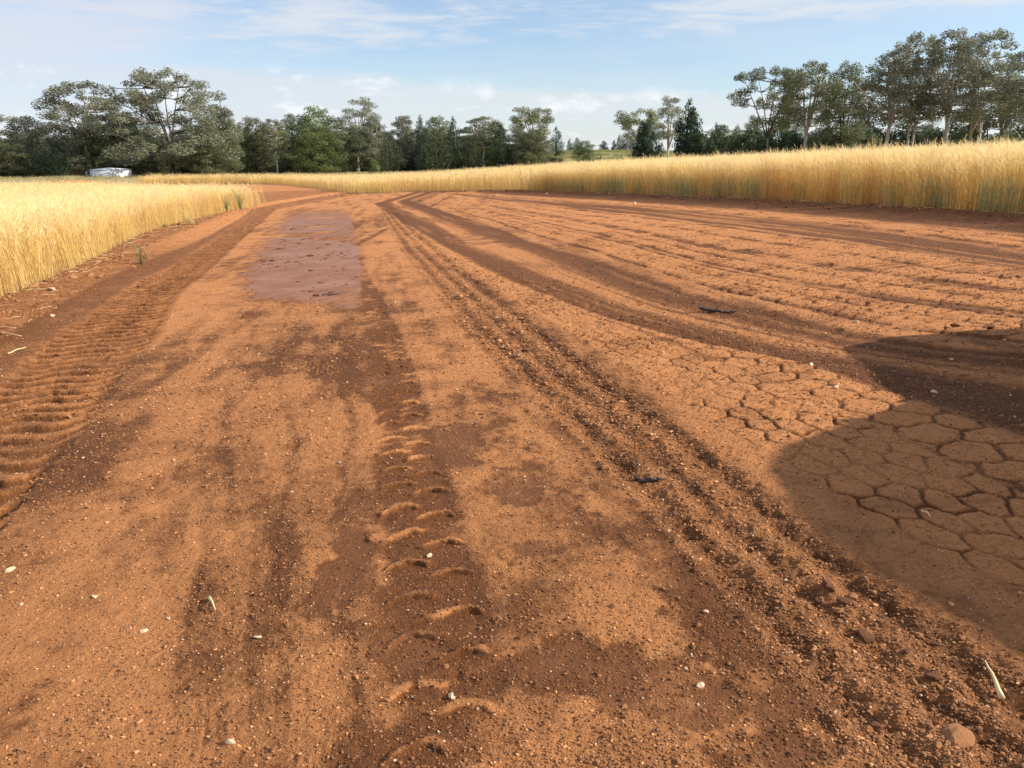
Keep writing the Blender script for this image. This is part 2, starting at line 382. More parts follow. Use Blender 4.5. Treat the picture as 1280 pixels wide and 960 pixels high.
PATCHES = [(445, 640, .16, .42), (432, 720, .12, .3), (640, 610, .22, .3), (668, 690, .13, .12), (520, 815, .14, .12), (860, 880, .30, .22), (690, 830, .2, .14), (960, 940, .14, .09), (470, 470, .22, .5), (600, 292, .9, 2.2), (560, 560, .3, .5), (20, 885, .10, .12)]

def lugs(u, w, s, pitch, wx, wy, slope=0.3, top=0.12, decay=0.3, arch=0.0, lip=.05, grv=1.0, rnd=1.0):
    """bars left by tractor tyres, two staggered rows: each is a crisp step towards the viewer that eases off behind"""
    t = (u - 0.5) * 2
    wob = 0.36 * (fbm(wx, wy, 3.0, 2, 91) - .5) + .20 * (fbm(wx, wy, 12, 3, 92) - .5); out = 0; gv = 0
    for sg, off in ((-1, 0.0), (1, 0.5)):
        q = sg * t
        ph = s / pitch + off + slope * q - arch * (1 - (2 * np.clip(q, 0, 1) - 1) ** 2) + wob
        k = np.floor(ph); f = ph - k; r1 = _hash(k, k * 0 + sg, 7); r2 = _hash(k, k * 0 + sg, 8)
        ln = sstep(-.45 + .25 * r1 * rnd, .12 + .25 * r1 * rnd, q) * (1 - sstep(.90 - .4 * r2 * rnd, 1.05 - .3 * r2 * rnd, q))
        gv = gv + sstep(.78, .90, f) * ln * (.5 + .5 * r2) + (1 - sstep(.0, .06, f)) * ln * (.5 + .5 * r2)
        out = np.maximum(out, sstep(0, lip, f) * (1 - sstep(lip + top, lip + top + decay, f)) * ln * (1 - .45 * rnd + .45 * rnd * r1))
    return out - grv * np.clip(gv, 0, 1)  # negative in the grooves, where shade is painted into the soil tone
def waves(u, w, s, pitch, wx, wy):
    """long wavy bars right across a wheel track: soft rise, groove in front of each, darkened by moisture and painted shade"""
    t = (u - .5) * 2; brk = fbm(wx, wy, 4.0, 3, 97)
    ph = s / pitch - .20 * np.cos(t * 5.2 + .6) + .22 * t + .55 * (fbm(wx, wy, 1.6, 2, 98) - .5) + .30 * (fbm(wx, wy, 6.5, 3, 99) - .5)
    k = np.floor(ph); f = ph - k; r = _hash(k, k * 0, 12)
    ridge = sstep(0, .14, f) * (1 - sstep(.22, .80, f)); gro = sstep(.72, .88, f) + (1 - sstep(0, .08, f))
    return (ridge - gro * sstep(.30, .52, brk + .25 * (r - .5))) * (.6 + .6 * brk)
def plates(u, w, s, pitch, cols, wx, wy, seam=.10):
    """staggered pressed plates; 1 on a plate, 0 in the seam around it"""
    a = u * cols + .30 * (fbm(wx, wy, 3.2, 2, 93) - .5); b = s / pitch + .45 * (fbm(wx, wy, 2.4, 2, 94) - .5)
    a = a + .10 * (fbm(wx, wy, 14, 2, 95) - .5); b = b + .14 * (fbm(wx, wy, 14, 2, 96) - .5)
    d1 = np.full(np.shape(a), 9.0); d2 = d1.copy(); ca = np.floor(a)
    for da in (-1, 0, 1):
        k = ca + da; st = b - .5 * (np.mod(k, 2)); cb = np.floor(st)
        for db in (-1, 0, 1):
            m = cb + db; jx = (_hash(k, m, 3) - .5) * .44; jy = (_hash(k, m, 4) - .5) * .50
            d = np.hypot((a - k - .5 - jx) * 1.0, (st - m - .5 - jy) * 1.25)
            d2 = np.where(d < d1, d1, np.minimum(d2, d)); d1 = np.minimum(d1, d)
    return sstep(seam * .35, seam * 1.3, d2 - d1)

def ground_fields(x, y):
    x = np.asarray(x, float); y = np.asarray(y, float)
    k = (np.hypot(x, y) < 82) & (y > -3) & inpoly(x, y, ROAD_WIDE)
    out = [np.zeros(x.shape) for _ in range(4)]; out[1] += .3; out[3] += .3
    if k.any():
        for o, v in zip(out, track_fields(x[k], y[k])): o[k] = v
    return out
ROAD_WIDE = ROAD
PATCH_W = [p2w(px, py) + (rx, ry) for px, py, rx, ry in PATCHES]
def near_fbm(x, y, freq, octv, seed, lim, gain=.5):
    o = np.full(x.shape, .5); k = np.hypot(x, y) < lim
    if k.any(): o[k] = fbm(x[k], y[k], freq, octv, seed, gain)
    return o
def on_band(bd, x, y, fn, soft=.2):
    """evaluate fn only on the points of a band; returns u, mask-ready value"""
    u, w, s = bd.uv(x, y); o = np.zeros(x.shape); k = (u > -soft) & (u < 1 + soft)
    if k.any(): o[k] = fn(u[k], w[k], s[k], x[k], y[k])
    return u, w, s, o
def track_fields(x, y):
    """height added to the base and the soil attributes at plan points"""
    r = np.hypot(x, y)
    near = 1 - sstep(30, 60, r)
    h = (fbm(x, y, 0.45, 3, 5) - .5) * 0.05 + (fbm(x, y, 2.2, 3, 6) - .5) * 0.022 * near
    fine = (near_fbm(x, y, 16, 2, 9, 22) - .5)
    n_big = fbm(x, y, 0.7, 4, 21); n_mid = fbm(x, y, 3.1, 4, 22); n_sm = near_fbm(x, y, 12, 3, 23, 40)
    stk = fbm(x * 2.6 + .35 * y, y * .22, 1.3, 4, 34, .6)
    damp_shade = 0.14 + 0.30 * sstep(.45, .75, n_mid) + .34 * sstep(.46, .68, stk) * (.4 + 1.2 * n_sm)
    wet = np.zeros_like(x); loose = 0.25 * np.ones_like(x)
    # longitudinal smears on the dry crown of the track
    u, w, s = B_M.uv(x, y); m = bandmask(u, .15)
    sm = fbm(u * 5 + .6 * n_mid, s * .35, 1.6, 5, 31, .6)
    damp_shade += m * (0.46 * sstep(.40, .70, sm) * (1.6 * n_sm)); h += m * (sm - .5) * -.012; loose += .35 * m
    damp_shade += .35 * sstep(.5, .68, fbm(x * 1.3 + .4 * y, y * .6, 2.2, 4, 33, .6)) * (1 - sstep(6, 10, y))
    # grit zone right of the left wheel track
    u, w, s, lg = on_band(B_A, x, y, lambda u, w, s, x, y: waves(u, w, s, .25, x, y))
    g = sstep(.9, 1.05, u) * (1 - sstep(1.25, 1.9, u)) * (1 - sstep(5, 7, y)); damp_shade += .38 * g * (.4 + n_mid); loose += .35 * g
    # A: left lugged track, damp clay
    m = bandmask(u, .10)
    dz = (u > -.9) & (u < 1.1)
    damp_shade = damp_shade * (1 - m) + m * (.80 + .3 * (n_mid - .5) - .34 * np.maximum(lg, 0) - .6 * np.minimum(lg, 0))  # moist clay; the groove term also paints shade into the colour
    dl = sstep(-1.3, -.9, u) * (1 - sstep(-.1, .1, u)); damp_shade = damp_shade * (1 - dl) + dl * (.72 + .3 * (n_mid - .5)); wet += .30 * dl * sstep(.4, .6, n_big)
    h += m * (-.045 + .026 * lg); wet += m * .24; loose *= (1 - .8 * m)
    # B: centre lugged track
    u, w, s, lg = on_band(B_B, x, y, lambda u, w, s, x, y: lugs(u, w, s, .255, x, y, .14, .05, .13, .16, .04, .22, .35)); m = bandmask(u, .14); loose *= (1 - .6 * m)
    fade = (0.4 + .6 * sstep(1.2, 2.2, y)) * (1 - .35 * sstep(6, 9, y))
    h += m * fade * (-.010 + .018 * lg * (.4 + .6 * sstep(.34, .58, n_mid + .05)) + .008 * (n_sm - .5)); damp_shade += m * (.46 * sstep(.36, .62, n_mid) + .30 - .70 * lg); wet += m * .18 * sstep(.5, .7, n_mid)  # grooves here get painted shade on top of the real moisture
    # faint right half of the same wheel set
    u, w, s, lg = on_band(B_T, x, y, lambda u, w, s, x, y: lugs(u, w, s, .21, x, y, .1, .4, .2), .4); m = bandmask(u, .25) * (1 - sstep(9, 12, y))
    h += m * (-.005 * (1 - lg)) * sstep(.45, .65, n_mid); damp_shade += m * .30 * (1 - lg) * sstep(.4, .6, n_mid)
    # C: loose churned strip with ridges along it
    u, w, s = B_C.uv(x, y); m = bandmask(u, .10)
    ru = u + .05 * (fbm(s, u, .9, 2, 44) - .5)
    groove = np.sin(ru * 2 * np.pi * 3.1 + .7); rough = fbm(x, y, 9, 4, 41, .6) - .5; lump = fbm(x, y, 24, 2, 42) - .5
    h += m * (-.020 + .009 * groove + .018 * rough + .013 * lump + .014 * fine); damp_shade = damp_shade * (1 - .8 * m) + m * (.36 + .6 * (n_mid - .5) - .14 * groove); loose += .75 * m
    edge = np.exp(-((u - .02) / .07) ** 2) + .7 * np.exp(-((u - .55) / .06) ** 2) + .6 * np.exp(-((u - .92) / .08) ** 2)
    h += edge * (.008 + .018 * np.maximum(rough, -.1)); damp_shade += .25 * edge * (n_sm > .45)
    # D: pale pressed plates with dark seams
    for bd, pitch, amp, cols, k0 in ((B_D1, .25, .013, 2, .85), (B_D2, .24, .012, 5, .50)):
        u, w, s, lg = on_band(bd, x, y, lambda u, w, s, x, y: plates(u, w, s, pitch, cols, x, y, .13 if bd is B_D1 else .12)); m = bandmask(u, .04)
        keep = k0 + (1 - k0) * sstep(.36, .54, n_mid)
        lgk = 1 - (1 - lg) * keep
        h += m * (amp * lgk - amp * .6 + .010 * fine + .014 * (1 - k0) * (n_sm - .5)); damp_shade = damp_shade * (1 - m) + m * (.06 + .80 * (1 - lgk) + .45 * sstep(.50, .72, n_mid) * (1 - .6 * k0))
        loose -= .10 * m
    # E: dark fine damp strip
    u, w, s = B_E.uv(x, y); m = bandmask(u, .06)
    st = fbm(u * 9, s * .25, 1.0, 3, 51); pal = np.exp(-((y - 15.5) / 4.5) ** 2) * np.exp(-((u - .5) / .26) ** 2)
    mid = np.exp(-((u - .50 - .05 * (n_big - .5)) / .15) ** 2)
    damp_shade = damp_shade * (1 - m) + m * np.clip(.95 - .62 * mid * (.3 + 1.2 * (1 - sstep(.45, .65, st))) - .35 * sstep(.58, .75, st) - .6 * pal, 0, 1)
    h += m * (-.022 + .012 * (st - .5) + .010 * fine); loose += .25 * m; wet += m * pal * .3 * sstep(.45, .6, n_mid)
    # F: pale plates farther right
    for bd, pitch, cols in ((B_F1, .20, 3), (B_F2, .19, 2), (B_F3, .19, 2), (B_F4, .20, 2)):
        u, w, s, lg = on_band(bd, x, y, lambda u, w, s, x, y: plates(u, w, s, pitch, cols, x, y, .13)); m = bandmask(u, .05)
        keep = .40 + .6 * sstep(.36, .56, n_mid); lgk = 1 - (1 - lg) * keep; rim = np.exp(-((u - .01) / .06) ** 2) + .8 * np.exp(-((u - .5 - .04 * n_big) / .035) ** 2) + np.exp(-((u - .99) / .06) ** 2)
        h += m * (.022 * lgk - .014); damp_shade = damp_shade * (1 - m) + m * (.06 + .85 * (1 - lgk) + .45 * sstep(.50, .70, n_mid) * .7) + .60 * rim * sstep(.25, .5, n_mid); h -= .014 * rim
    u, w, s = B_G.uv(x, y); m = bandmask(u, .12); st = fbm(u * 7, s * .2, 1.0, 3, 53)
    damp_shade = damp_shade * (1 - m) + m * (.92 - .5 * sstep(.5, .7, st)); h += m * (-.02 + .02 * (n_mid - .5))
    u, w, s = B_H.uv(x, y); m = bandmask(u, .10) 
    damp_shade = damp_shade * (1 - m) + m * (.95 - .2 * n_mid); h += m * (.03 * (n_sm - .45) + .05 * sstep(.7, 1.0, u)); loose += .8 * m
    # wet clay pan
    u, w, s = B_W.uv(x, y); wob = .28 * (n_mid - .5) + .35 * (n_big - .5)
    ylo = 9.0 + 1.0 * (fbm(x, y, 1.1, 3, 61) - .5) * 2 + 1.6 * sstep(.55, .05, u)
    m = sstep(-.14, .16, u + wob * .9 + .25 * (n_sm - .5)) * (1 - sstep(.92, 1.03, u + wob * .26)) * sstep(ylo - .7, ylo + .9, y + .9 * (n_sm - .5)) * (1 - sstep(26, 44, y + 14 * (n_mid - .5) + 12 * (n_big - .5)))
    strip = 1 - .75 * sstep(.56, .68, fbm(x * .35, y * .6, 1.0, 3, 63)) * sstep(15, 21, y)
    mw = m * strip
    wet = wet * (1 - mw) + mw * (.80 + .3 * (n_mid - .4)); damp_shade = damp_shade * (1 - mw) + mw * (.62 + .35 * sstep(.62, .7, fbm(x, y * .5, 6, 3, 64))); h = h * (1 - mw) + mw * (-.012 + .004 * (n_mid - .5)); loose *= (1 - mw)
    for cx, cy, rx, ry in PATCH_W:
        q = np.hypot((x - cx) / rx, (y - cy) / ry) + 2.4 * (n_mid - .5) + 1.8 * (n_sm - .5); k = 1 - sstep(.30, 1.15, q)
        wet = np.maximum(wet, k * .40); damp_shade = damp_shade + k * .55; h -= k * .006; loose *= (1 - .7 * k)
    # soft shoulder on the left
    xs = np.interp(y, _sy, _sx); d = xs - x + .12 * (n_mid - .5)
    m = sstep(0, .16, d); rough = fbm(x, y, 7, 4, 71, .6) - .5
    h = h * (1 - m) + m * (.055 + .05 * sstep(.1, .9, d) + .07 * rough); far = sstep(15, 24, y)
    damp_shade = damp_shade * (1 - m) + m * (.50 + .4 * (n_mid - .5) - .4 * far * (1 - sstep(.8, 1.3, d))); wet *= (1 - m); loose = loose * (1 - m) + .8 * m
    lip = np.exp(-((d - .06) / .07) ** 2); damp_shade += lip * .3 * (1 - far); h += lip * .02 * (1 - far)
    # grain everywhere that is not wet
    h += (fine * .010 + (near_fbm(x, y, 45, 2, 10, 16) - .5) * .009) * (1 - sstep(.3, .7, wet)) * (.35 + loose) * (1 - sstep(9, 16, r))
    return h, np.clip(damp_shade, 0, 1), np.clip(wet, 0, 1), np.clip(loose, 0, 1)

def build_ground():
    rows = [.02, .2, .4, .6, .8, .95]; r = .95
    while r < 60:
        if r < 1.25: dr = .02
        else: dr = min(max(.0042, r * r * .00075), r * .0046)
        r += dr; rows.append(r)
    n_near = len(rows)
    while r < 4500: r *= 1.035; rows.append(r)
    R = np.array(rows)
    fine = np.linspace(-37, 37, 640); side = np.concatenate([np.linspace(38, 70, 50)[1:], np.linspace(70, 290, 80)[1:], np.linspace(290, 322, 50)[1:-1]])
    A = np.radians(np.concatenate([fine, side])); nA = len(A)
    x = (R[:, None] * np.sin(A)[None]); y = (R[:, None] * np.cos(A)[None]); nR = len(R)
    x = x.ravel(); y = y.ravel()
    road = inpoly(x, y, ROAD)
    h, damp_shade, wet, loose = ground_fields(x, y)
    inside = sstep(80, 60, np.hypot(x, y))
    z = zbase(x, y) + h * inside
    i = np.arange(nR - 1)[:, None] * nA; j = np.arange(nA)[None]; jn = (j + 1) % nA
    Q = np.stack([i + j, i + jn, i + nA + jn, i + nA + j], -1).reshape(-1, 4)[:, ::-1]
    fr = road[Q].sum(1) >= 3
    V = np.stack([x, y, z], -1)
    # close the pole
    far = np.hypot(x, y)
    grass = sstep(0.0, 1.0, (~inpoly(x, y, RIGHT_FIELD) & ~inpoly(x, y, LEFT_FIELD)).astype(float)) * (y > 30)
    green = sstep(150, 200, y) * sstep(-10, 25, x)
    for name, sel, mat in (('dirt_track', fr, M_SOIL), ('ground', ~fr, M_FIELD)):
        q = Q[sel]; used = np.zeros(len(V), bool); used[q.ravel()] = True
        remap = np.cumsum(used) - 1
        me = mesh_np(name, V[used], [remap[q]], mat=mat, smooth=True)
        if name == 'dirt_track':
            fattr(me, 'damp_shade', damp_shade[used]); fattr(me, 'wet', wet[used]); fattr(me, 'loose', loose[used])
        else:
            fattr(me, 'grass', grass[used]); fattr(me, 'green', green[used])
        tag(link(name, me), kind='structure')
    print('ground verts', len(V), 'rows', nR, n_near, 'cols', nA)
build_ground()
def zg(x, y):
    x = np.atleast_1d(np.asarray(x, float)); y = np.atleast_1d(np.asarray(y, float))
    return zbase(x, y) + ground_fields(x, y)[0] * sstep(80, 60, np.hypot(x, y))

# ------------------------------------------------------------------ instancing for uncountable things
def lib(name, meshes):
    c = bpy.data.collections.new(name)
    for k, me in enumerate(meshes):
        o = bpy.data.objects.new('%s_%02d' % (name, k), me); c.objects.link(o)
    return c
def scatter(name, pts, rot, scl, idx, coll, label, cat):
    me = bpy.data.meshes.new(name); me.vertices.add(len(pts)); me.vertices.foreach_set('co', np.asarray(pts, np.float32).ravel())
    fattr(me, 'rot', rot, typ='FLOAT_VECTOR'); fattr(me, 'scl', scl, typ='FLOAT_VECTOR'); fattr(me, 'idx', idx, typ='INT')
    o = link(name, me); tag(o, label, cat, kind='stuff')
    ng = bpy.data.node_groups.new(name + '_nodes', 'GeometryNodeTree')
    ng.interface.new_socket('Geometry', in_out='INPUT', socket_type='NodeSocketGeometry')
    ng.interface.new_socket('Geometry', in_out='OUTPUT', socket_type='NodeSocketGeometry')
    N = ng.nodes.new; L = ng.links.new
    gi = N('NodeGroupInput'); go = N('NodeGroupOutput'); ip = N('GeometryNodeInstanceOnPoints'); ci = N('GeometryNodeCollectionInfo')
    ci.inputs['Collection'].default_value = coll; ci.inputs['Separate Children'].default_value = True; ci.inputs['Reset Children'].default_value = True
    ip.inputs['Pick Instance'].default_value = True
    def na(nm, typ):
        n = N('GeometryNodeInputNamedAttribute'); n.data_type = typ; n.inputs['Name'].default_value = nm; return n.outputs['Attribute']
    L(gi.outputs[0], ip.inputs['Points']); L(ci.outputs[0], ip.inputs['Instance'])
    L(na('idx', 'INT'), ip.inputs['Instance Index']); L(na('scl', 'FLOAT_VECTOR'), ip.inputs['Scale'])
    er = N('FunctionNodeEulerToRotation'); L(na('rot', 'FLOAT_VECTOR'), er.inputs[0]); L(er.outputs[0], ip.inputs['Rotation'])
    L(ip.outputs[0], go.inputs[0])
    md = o.modifiers.new('scatter', 'NODES'); md.node_group = ng
    return o

def ribbons(paths, widths, cols, side):
    """paths (n,k,3), widths (n,k), cols (n,k,3), side (n,3) -> V, Q, C"""
    n, k, _ = paths.shape
    a = paths - side[:, None] * widths[..., None] / 2; b = paths + side[:, None] * widths[..., None] / 2
    V = np.stack([a, b], 2).reshape(-1, 3)
    base = (np.arange(n) * k * 2)[:, None]; s = np.arange(k - 1)[None] * 2
    i = base + s
    Q = np.stack([i, i + 1, i + 3, i + 2], -1).reshape(-1, 4)
    C = np.repeat(cols.reshape(-1, 3), 2, 0)
    return V, Q, C
def plant_mesh(name, parts, mat):
    V = []; Q = []; C = []; n = 0
    for v, q, c in parts: V.append(v); Q.append(q + n); C.append(c); n += len(v)
    me = mesh_np(name, np.vstack(V), [np.vstack(Q)], mat=mat)
    c = np.vstack(C); fattr(me, 'Col', np.hstack([c, np.ones((len(c), 1))]), typ='FLOAT_COLOR')
    return me
def lerp(a, b, t): return np.asarray(a) * (1 - t) + np.asarray(b) * t

def wheat_mesh(name, seed, n=46, size=.42, wid=1.0, green=0.0, warm=0.0):
    g = np.random.default_rng(seed); parts = []
    bx, by = g.uniform(-size / 2, size / 2, (2, n)); H = g.normal(.93, .12, n)
    ang = g.normal(2.6, 1.1, n); lean = np.abs(g.normal(.11, .10, n)); dirv = np.stack([np.cos(ang), np.sin(ang), 0 * ang], -1)
    k = 6; t = np.linspace(0, 1, k)
    P = np.zeros((n, k, 3)); P[:, :, 0] = bx[:, None]; P[:, :, 1] = by[:, None]; P[:, :, 2] = H[:, None] * t[None] ** .98
    P += dirv[:, None] * (lean[:, None] * (t[None] ** 2.2))[..., None]
    fa = g.uniform(0, np.pi, n); side = np.stack([np.cos(fa), np.sin(fa), 0 * fa], -1)
    W = np.full((n, k), .0052 * wid) * np.linspace(1.15, .75, k)[None]
    gold = np.array([.93, .70, .28]); orange = np.array([.80, .50, .17]); pale = np.array([.93, .80, .50]); grn = np.array([.24, .32, .17])
    mixo = g.uniform(0, 1, (n, 1, 1)); low_ = (1 - sstep(.35, .95, t))[None, :, None]
    base = lerp(gold[None, None], orange[None, None], np.clip(mixo * .6 + warm * (.25 + .65 * low_), 0, 1)) * g.uniform(.62, 1.12, (n, 1, 1))
    C = base + 0 * P
    if green > 0:
        gm = (g.uniform(0, 1, (n, 1, 1)) < green) * (1 - sstep(.45, .85, t))[None, :, None] * g.uniform(.6, 1, (n, 1, 1))
        C = C * (1 - gm) + grn * gm
    parts.append(ribbons(P, W, C, side))
    # heads: nodding, with long awns
    tip = P[:, -1]; d0 = P[:, -1] - P[:, -2]; d0 /= np.linalg.norm(d0, axis=1)[:, None]
    nod = g.uniform(.2, 1.3, n); hd = d0 + dirv * nod[:, None] + np.array([0, 0, -.25]) * nod[:, None]; hd /= np.linalg.norm(hd, axis=1)[:, None]
    L = g.uniform(.07, .10, n)
    kk = 3; th = np.linspace(0, 1, kk)
    HP = tip[:, None] + (hd[:, None] * th[None, :, None] + np.array([0, 0, -.25]) * (th ** 2)[None, :, None] * nod[:, None, None]) * L[:, None, None]
    hc = lerp(pale[None, None], gold[None, None], g.uniform(0, 1, (n, 1, 1))) + 0 * HP
    parts.append(ribbons(HP, np.array([.007, .014, .006])[None] * wid + 0 * HP[..., 0], hc, side))
    s2 = np.stack([-side[:, 1], side[:, 0], 0 * fa + .2], -1)
    parts.append(ribbons(HP, np.array([.006, .011, .005])[None] * wid + 0 * HP[..., 0], hc, s2))
    for q in range(3):
        ad = hd + g.normal(0, .22, (n, 3)); ad /= np.linalg.norm(ad, axis=1)[:, None]; st = HP[:, 1]
        ln = g.uniform(.10, .17, n)
        AP = np.stack([st, st + ad * ln[:, None] * .5, st + ad * ln[:, None] + np.array([0, 0, -.02])], 1)
        parts.append(ribbons(AP, np.array([.0040, .0032, .0010])[None] * wid + 0 * AP[..., 0], lerp(pale, gold, .3) * 1.02 + 0 * AP, side if q % 2 else s2))
    # dry leaves hanging off the stalks
    m = n; la = g.uniform(0, 2 * np.pi, m); ld = np.stack([np.cos(la), np.sin(la), 0 * la], -1)
    hh = g.uniform(.12, .72, m); st = np.stack([bx, by, H * hh], -1) + dirv * (lean * hh ** 2.2)[:, None]; ll = g.uniform(.10, .24, m)
    LP = np.stack([st, st + ld * ll[:, None] * .45 + np.array([0, 0, .03]), st + ld * ll[:, None] * .75 + np.array([0, 0, -.09])], 1)
    lc = lerp(gold, orange, .45) * g.uniform(.65, 1.05, (m, 1, 1)) + 0 * LP
    if green > 0:
        gm = (g.uniform(0, 1, (m, 1, 1)) < green) * 1.0 * (hh < .62)[:, None, None]; lc = lc * (1 - gm) + grn * gm * g.uniform(.7, 1.3, (m, 1, 1))
    parts.append(ribbons(LP, np.array([.006, .009, .002])[None] * wid + 0 * LP[..., 0], lc, np.stack([-ld[:, 1], ld[:, 0], 0 * la], -1)))
    return plant_mesh(name, parts, M_WHEAT)
WHEAT = lib('wheat_clump', [wheat_mesh('wheat_clump', 100 + k) for k in range(6)] + [wheat_mesh('wheat_clump_green', 120 + k, green=.8, warm=.5) for k in range(4)] +
            [wheat_mesh('wheat_clump_wide', 140 + k, n=40, size=1.0, wid=2.4) for k in range(3)] +
            [wheat_mesh('wheat_clump_warm', 150 + k, warm=.75) for k in range(6)])

def wheat_field(name, poly, edge, label, green_edge, bend):
    pts = []; wide = []
    xs = [p[0] for p in poly]; ys = [p[1] for p in poly]
    def grid(step, jit, keep):
        gx, gy = np.meshgrid(np.arange(min(xs), max(xs), step), np.arange(max(min(ys), -6), max(ys), step))
        gx = gx.ravel() + rng.uniform(-jit, jit, gx.size); gy = gy.ravel() + rng.uniform(-jit, jit, gy.size)
        d = np.hypot(gx, gy); k = keep(d) & (np.abs(np.degrees(np.arctan2(gx, gy))) < 52) & inpoly(gx, gy, poly)
        return gx[k], gy[k]
    ax, ay = grid(.36, .12, lambda d: d < 46)
    de = segdist(ax, ay, edge)
    keep = (de < 7) | (rng.uniform(0, 1, ax.size) < .75); keep &= (de > .16)
    ax, ay, de = ax[keep], ay[keep], de[keep]
    bx, by = grid(.8, .3, lambda d: (d >= 44) & (d < 190)); deb = segdist(bx, by, edge)
    x = np.concatenate([ax, bx]); y = np.concatenate([ay, by]); d = np.concatenate([de, deb])
    idx = np.concatenate([rng.integers(0, 6, ax.size), rng.integers(10, 13, bx.size)])
    if green_edge:
        idx[:ax.size] += 13
        g = (d < .75) & (np.arange(x.size) < ax.size) & (fbm(x, y, .35, 3, 81) + .25 * rng.uniform(-1, 1, x.size) > .42)
        idx[g] = rng.integers(6, 10, g.sum())
    z = zg(x, y) - .02
    hs = .86 + .20 * (fbm(x, y, .22, 3, 83)) + .16 * fbm(x, y, 1.1, 2, 84) + rng.normal(0, .06, x.size)
    rot = np.zeros((x.size, 3)); rot[:, 2] = rng.choice([0, .5, -.5, .9, -.8], x.size) + rng.normal(0, .25, x.size)
    tx = bend + .06 * rng.normal(0, 1, x.size); rot[:, 1] = tx; rot[:, 0] = .05 * rng.normal(0, 1, x.size)
    # outermost plants lean out and stand a bit shorter
    scl = np.stack([np.ones_like(hs), np.ones_like(hs), hs * np.where(d < .3, rng.uniform(.82, 1, x.size), 1)], -1)
    print(name, x.size)
    scatter(name, np.stack([x, y, z], -1), rot, scl, idx, WHEAT, label, 'wheat')
wheat_field('wheat_crop', LEFT_FIELD, LEFT_EDGE, 'ripe pale gold wheat standing left of the dirt track', False, -.06)
wheat_field('wheat_crop', RIGHT_FIELD, RIGHT_EDGE, 'ripe gold wheat with green stem bases along the right and far side of the track', True, -.02)


# ------------------------------------------------------------------ dry grass between the crop and the trees
def grass_mesh(name, seed, n=70, size=1.2, hgt=.35, c0=(.50, .41, .21), c1=(.36, .31, .14), wid=.02):
    g = np.random.default_rng(seed); bx, by = g.uniform(-size / 2, size / 2, (2, n)); H = hgt * g.uniform(.5, 1.25, n)
    a = g.uniform(0, 6.28, n); d = np.stack([np.cos(a), np.sin(a), 0 * a], -1); st = np.stack([bx, by, 0 * bx], -1)
    P = np.stack([st, st + d * (H * .2)[:, None] + np.array([0, 0, 1]) * (H * .6)[:, None], st + d * (H * .6)[:, None] + np.array([0, 0, 1]) * H[:, None]], 1)
    C = lerp(np.array(c0), np.array(c1), g.uniform(0, 1, (n, 1, 1))) + 0 * P
    f = a + 1.57 + g.normal(0, .4, n)
    return plant_mesh(name, [ribbons(P, np.array([1.0, .8, .15])[None] * wid + 0 * P[..., 0], C, np.stack([np.cos(f), np.sin(f), 0 * f], -1))], M_GRASS)
GRASS = lib('grass_tuft', [grass_mesh('dry_grass', 300 + k) for k in range(3)] + [grass_mesh('green_grass', 310 + k, c0=(.34, .31, .13), c1=(.22, .24, .08), hgt=.45) for k in range(3)])
def build_grass():
    n = 16000
    a = np.radians(rng.uniform(-42, 42, n)); r = np.sqrt(rng.uniform(70 ** 2, 300 ** 2, n)); x = r * np.sin(a); y = r * np.cos(a)
    k = ~inpoly(x, y, RIGHT_FIELD) & ~inpoly(x, y, LEFT_FIELD) & ~inpoly(x, y, ROAD) & (fbm(x, y, .08, 3, 87) > .38); x, y = x[k], y[k]; n = x.size
    green = (sstep(150, 200, y) * sstep(-10, 25, x) + .12 * (fbm(x, y, .05, 2, 88) > .55)) > rng.uniform(.1, .9, n)
    idx = rng.integers(0, 3, n) + 3 * green
    s = rng.uniform(.7, 1.5, n); rot = np.zeros((n, 3)); rot[:, 2] = rng.uniform(0, 6.28, n)
    scatter('dry_grass', np.stack([x, y, zbase(x, y) - .02], -1), rot, np.stack([s * 1.4, s * 1.4, s], -1), idx, GRASS, 'dry tan and olive grass between the crop and the trees', 'grass')
build_grass()

# ------------------------------------------------------------------ trees
def leaf_cards(g, centers, radii, counts, size, droop, c0, c1, flat=.75, up=0.0):
    """leaf quads spread through the clumps; every clump has a tone of its own"""
    Ps = []; Cs = []
    for c, rad, n in zip(centers, radii, counts):
        d = g.normal(0, 1, (n, 3)); d /= np.linalg.norm(d, axis=1)[:, None]; rr = rad * g.uniform(0, 1, n) ** .42
        p = d * rr[:, None]; p[:, 2] *= flat; p[:, 2] -= droop * .25 * rad * (np.hypot(p[:, 0], p[:, 1]) / rad) ** 2
        Ps.append(c + p); tone = g.uniform(0, 1)
        t = np.clip(.12 + tone * .6 + g.uniform(0, .28, n), 0, 1)[:, None]; Cs.append(lerp(np.array(c0), np.array(c1), t) * g.uniform(.88, 1.12, (n, 1)))
    P = np.vstack(Ps); C = np.vstack(Cs); n = len(P)
    ax = g.normal(0, 1, (n, 3)); ax[:, 2] = ax[:, 2] * .6 - droop * 1.1 + up * 1.6; ax /= np.linalg.norm(ax, axis=1)[:, None]
    sd = np.cross(ax, g.normal(0, 1, (n, 3))); sd /= np.linalg.norm(sd, axis=1)[:, None]
    L = size * g.uniform(.6, 1.35, n); W = L * g.uniform(.32, .55, n)
    path = np.stack([P - ax * (L / 2)[:, None], P, P + ax * (L / 2)[:, None]], 1)
    # a leaf: diamond of two triangles on each side of the midrib
    V = np.stack([path[:, 0], P + sd * (W / 2)[:, None], path[:, 2], P - sd * (W / 2)[:, None]], 1).reshape(-1, 3)
    Q = np.arange(n * 4).reshape(-1, 4)
    return V, Q, np.repeat(C, 4, 0)
def bez(a, b, c, n=7):
    t = np.linspace(0, 1, n)[:, None]; return (1 - t) ** 2 * a + 2 * t * (1 - t) * b + t * t * c
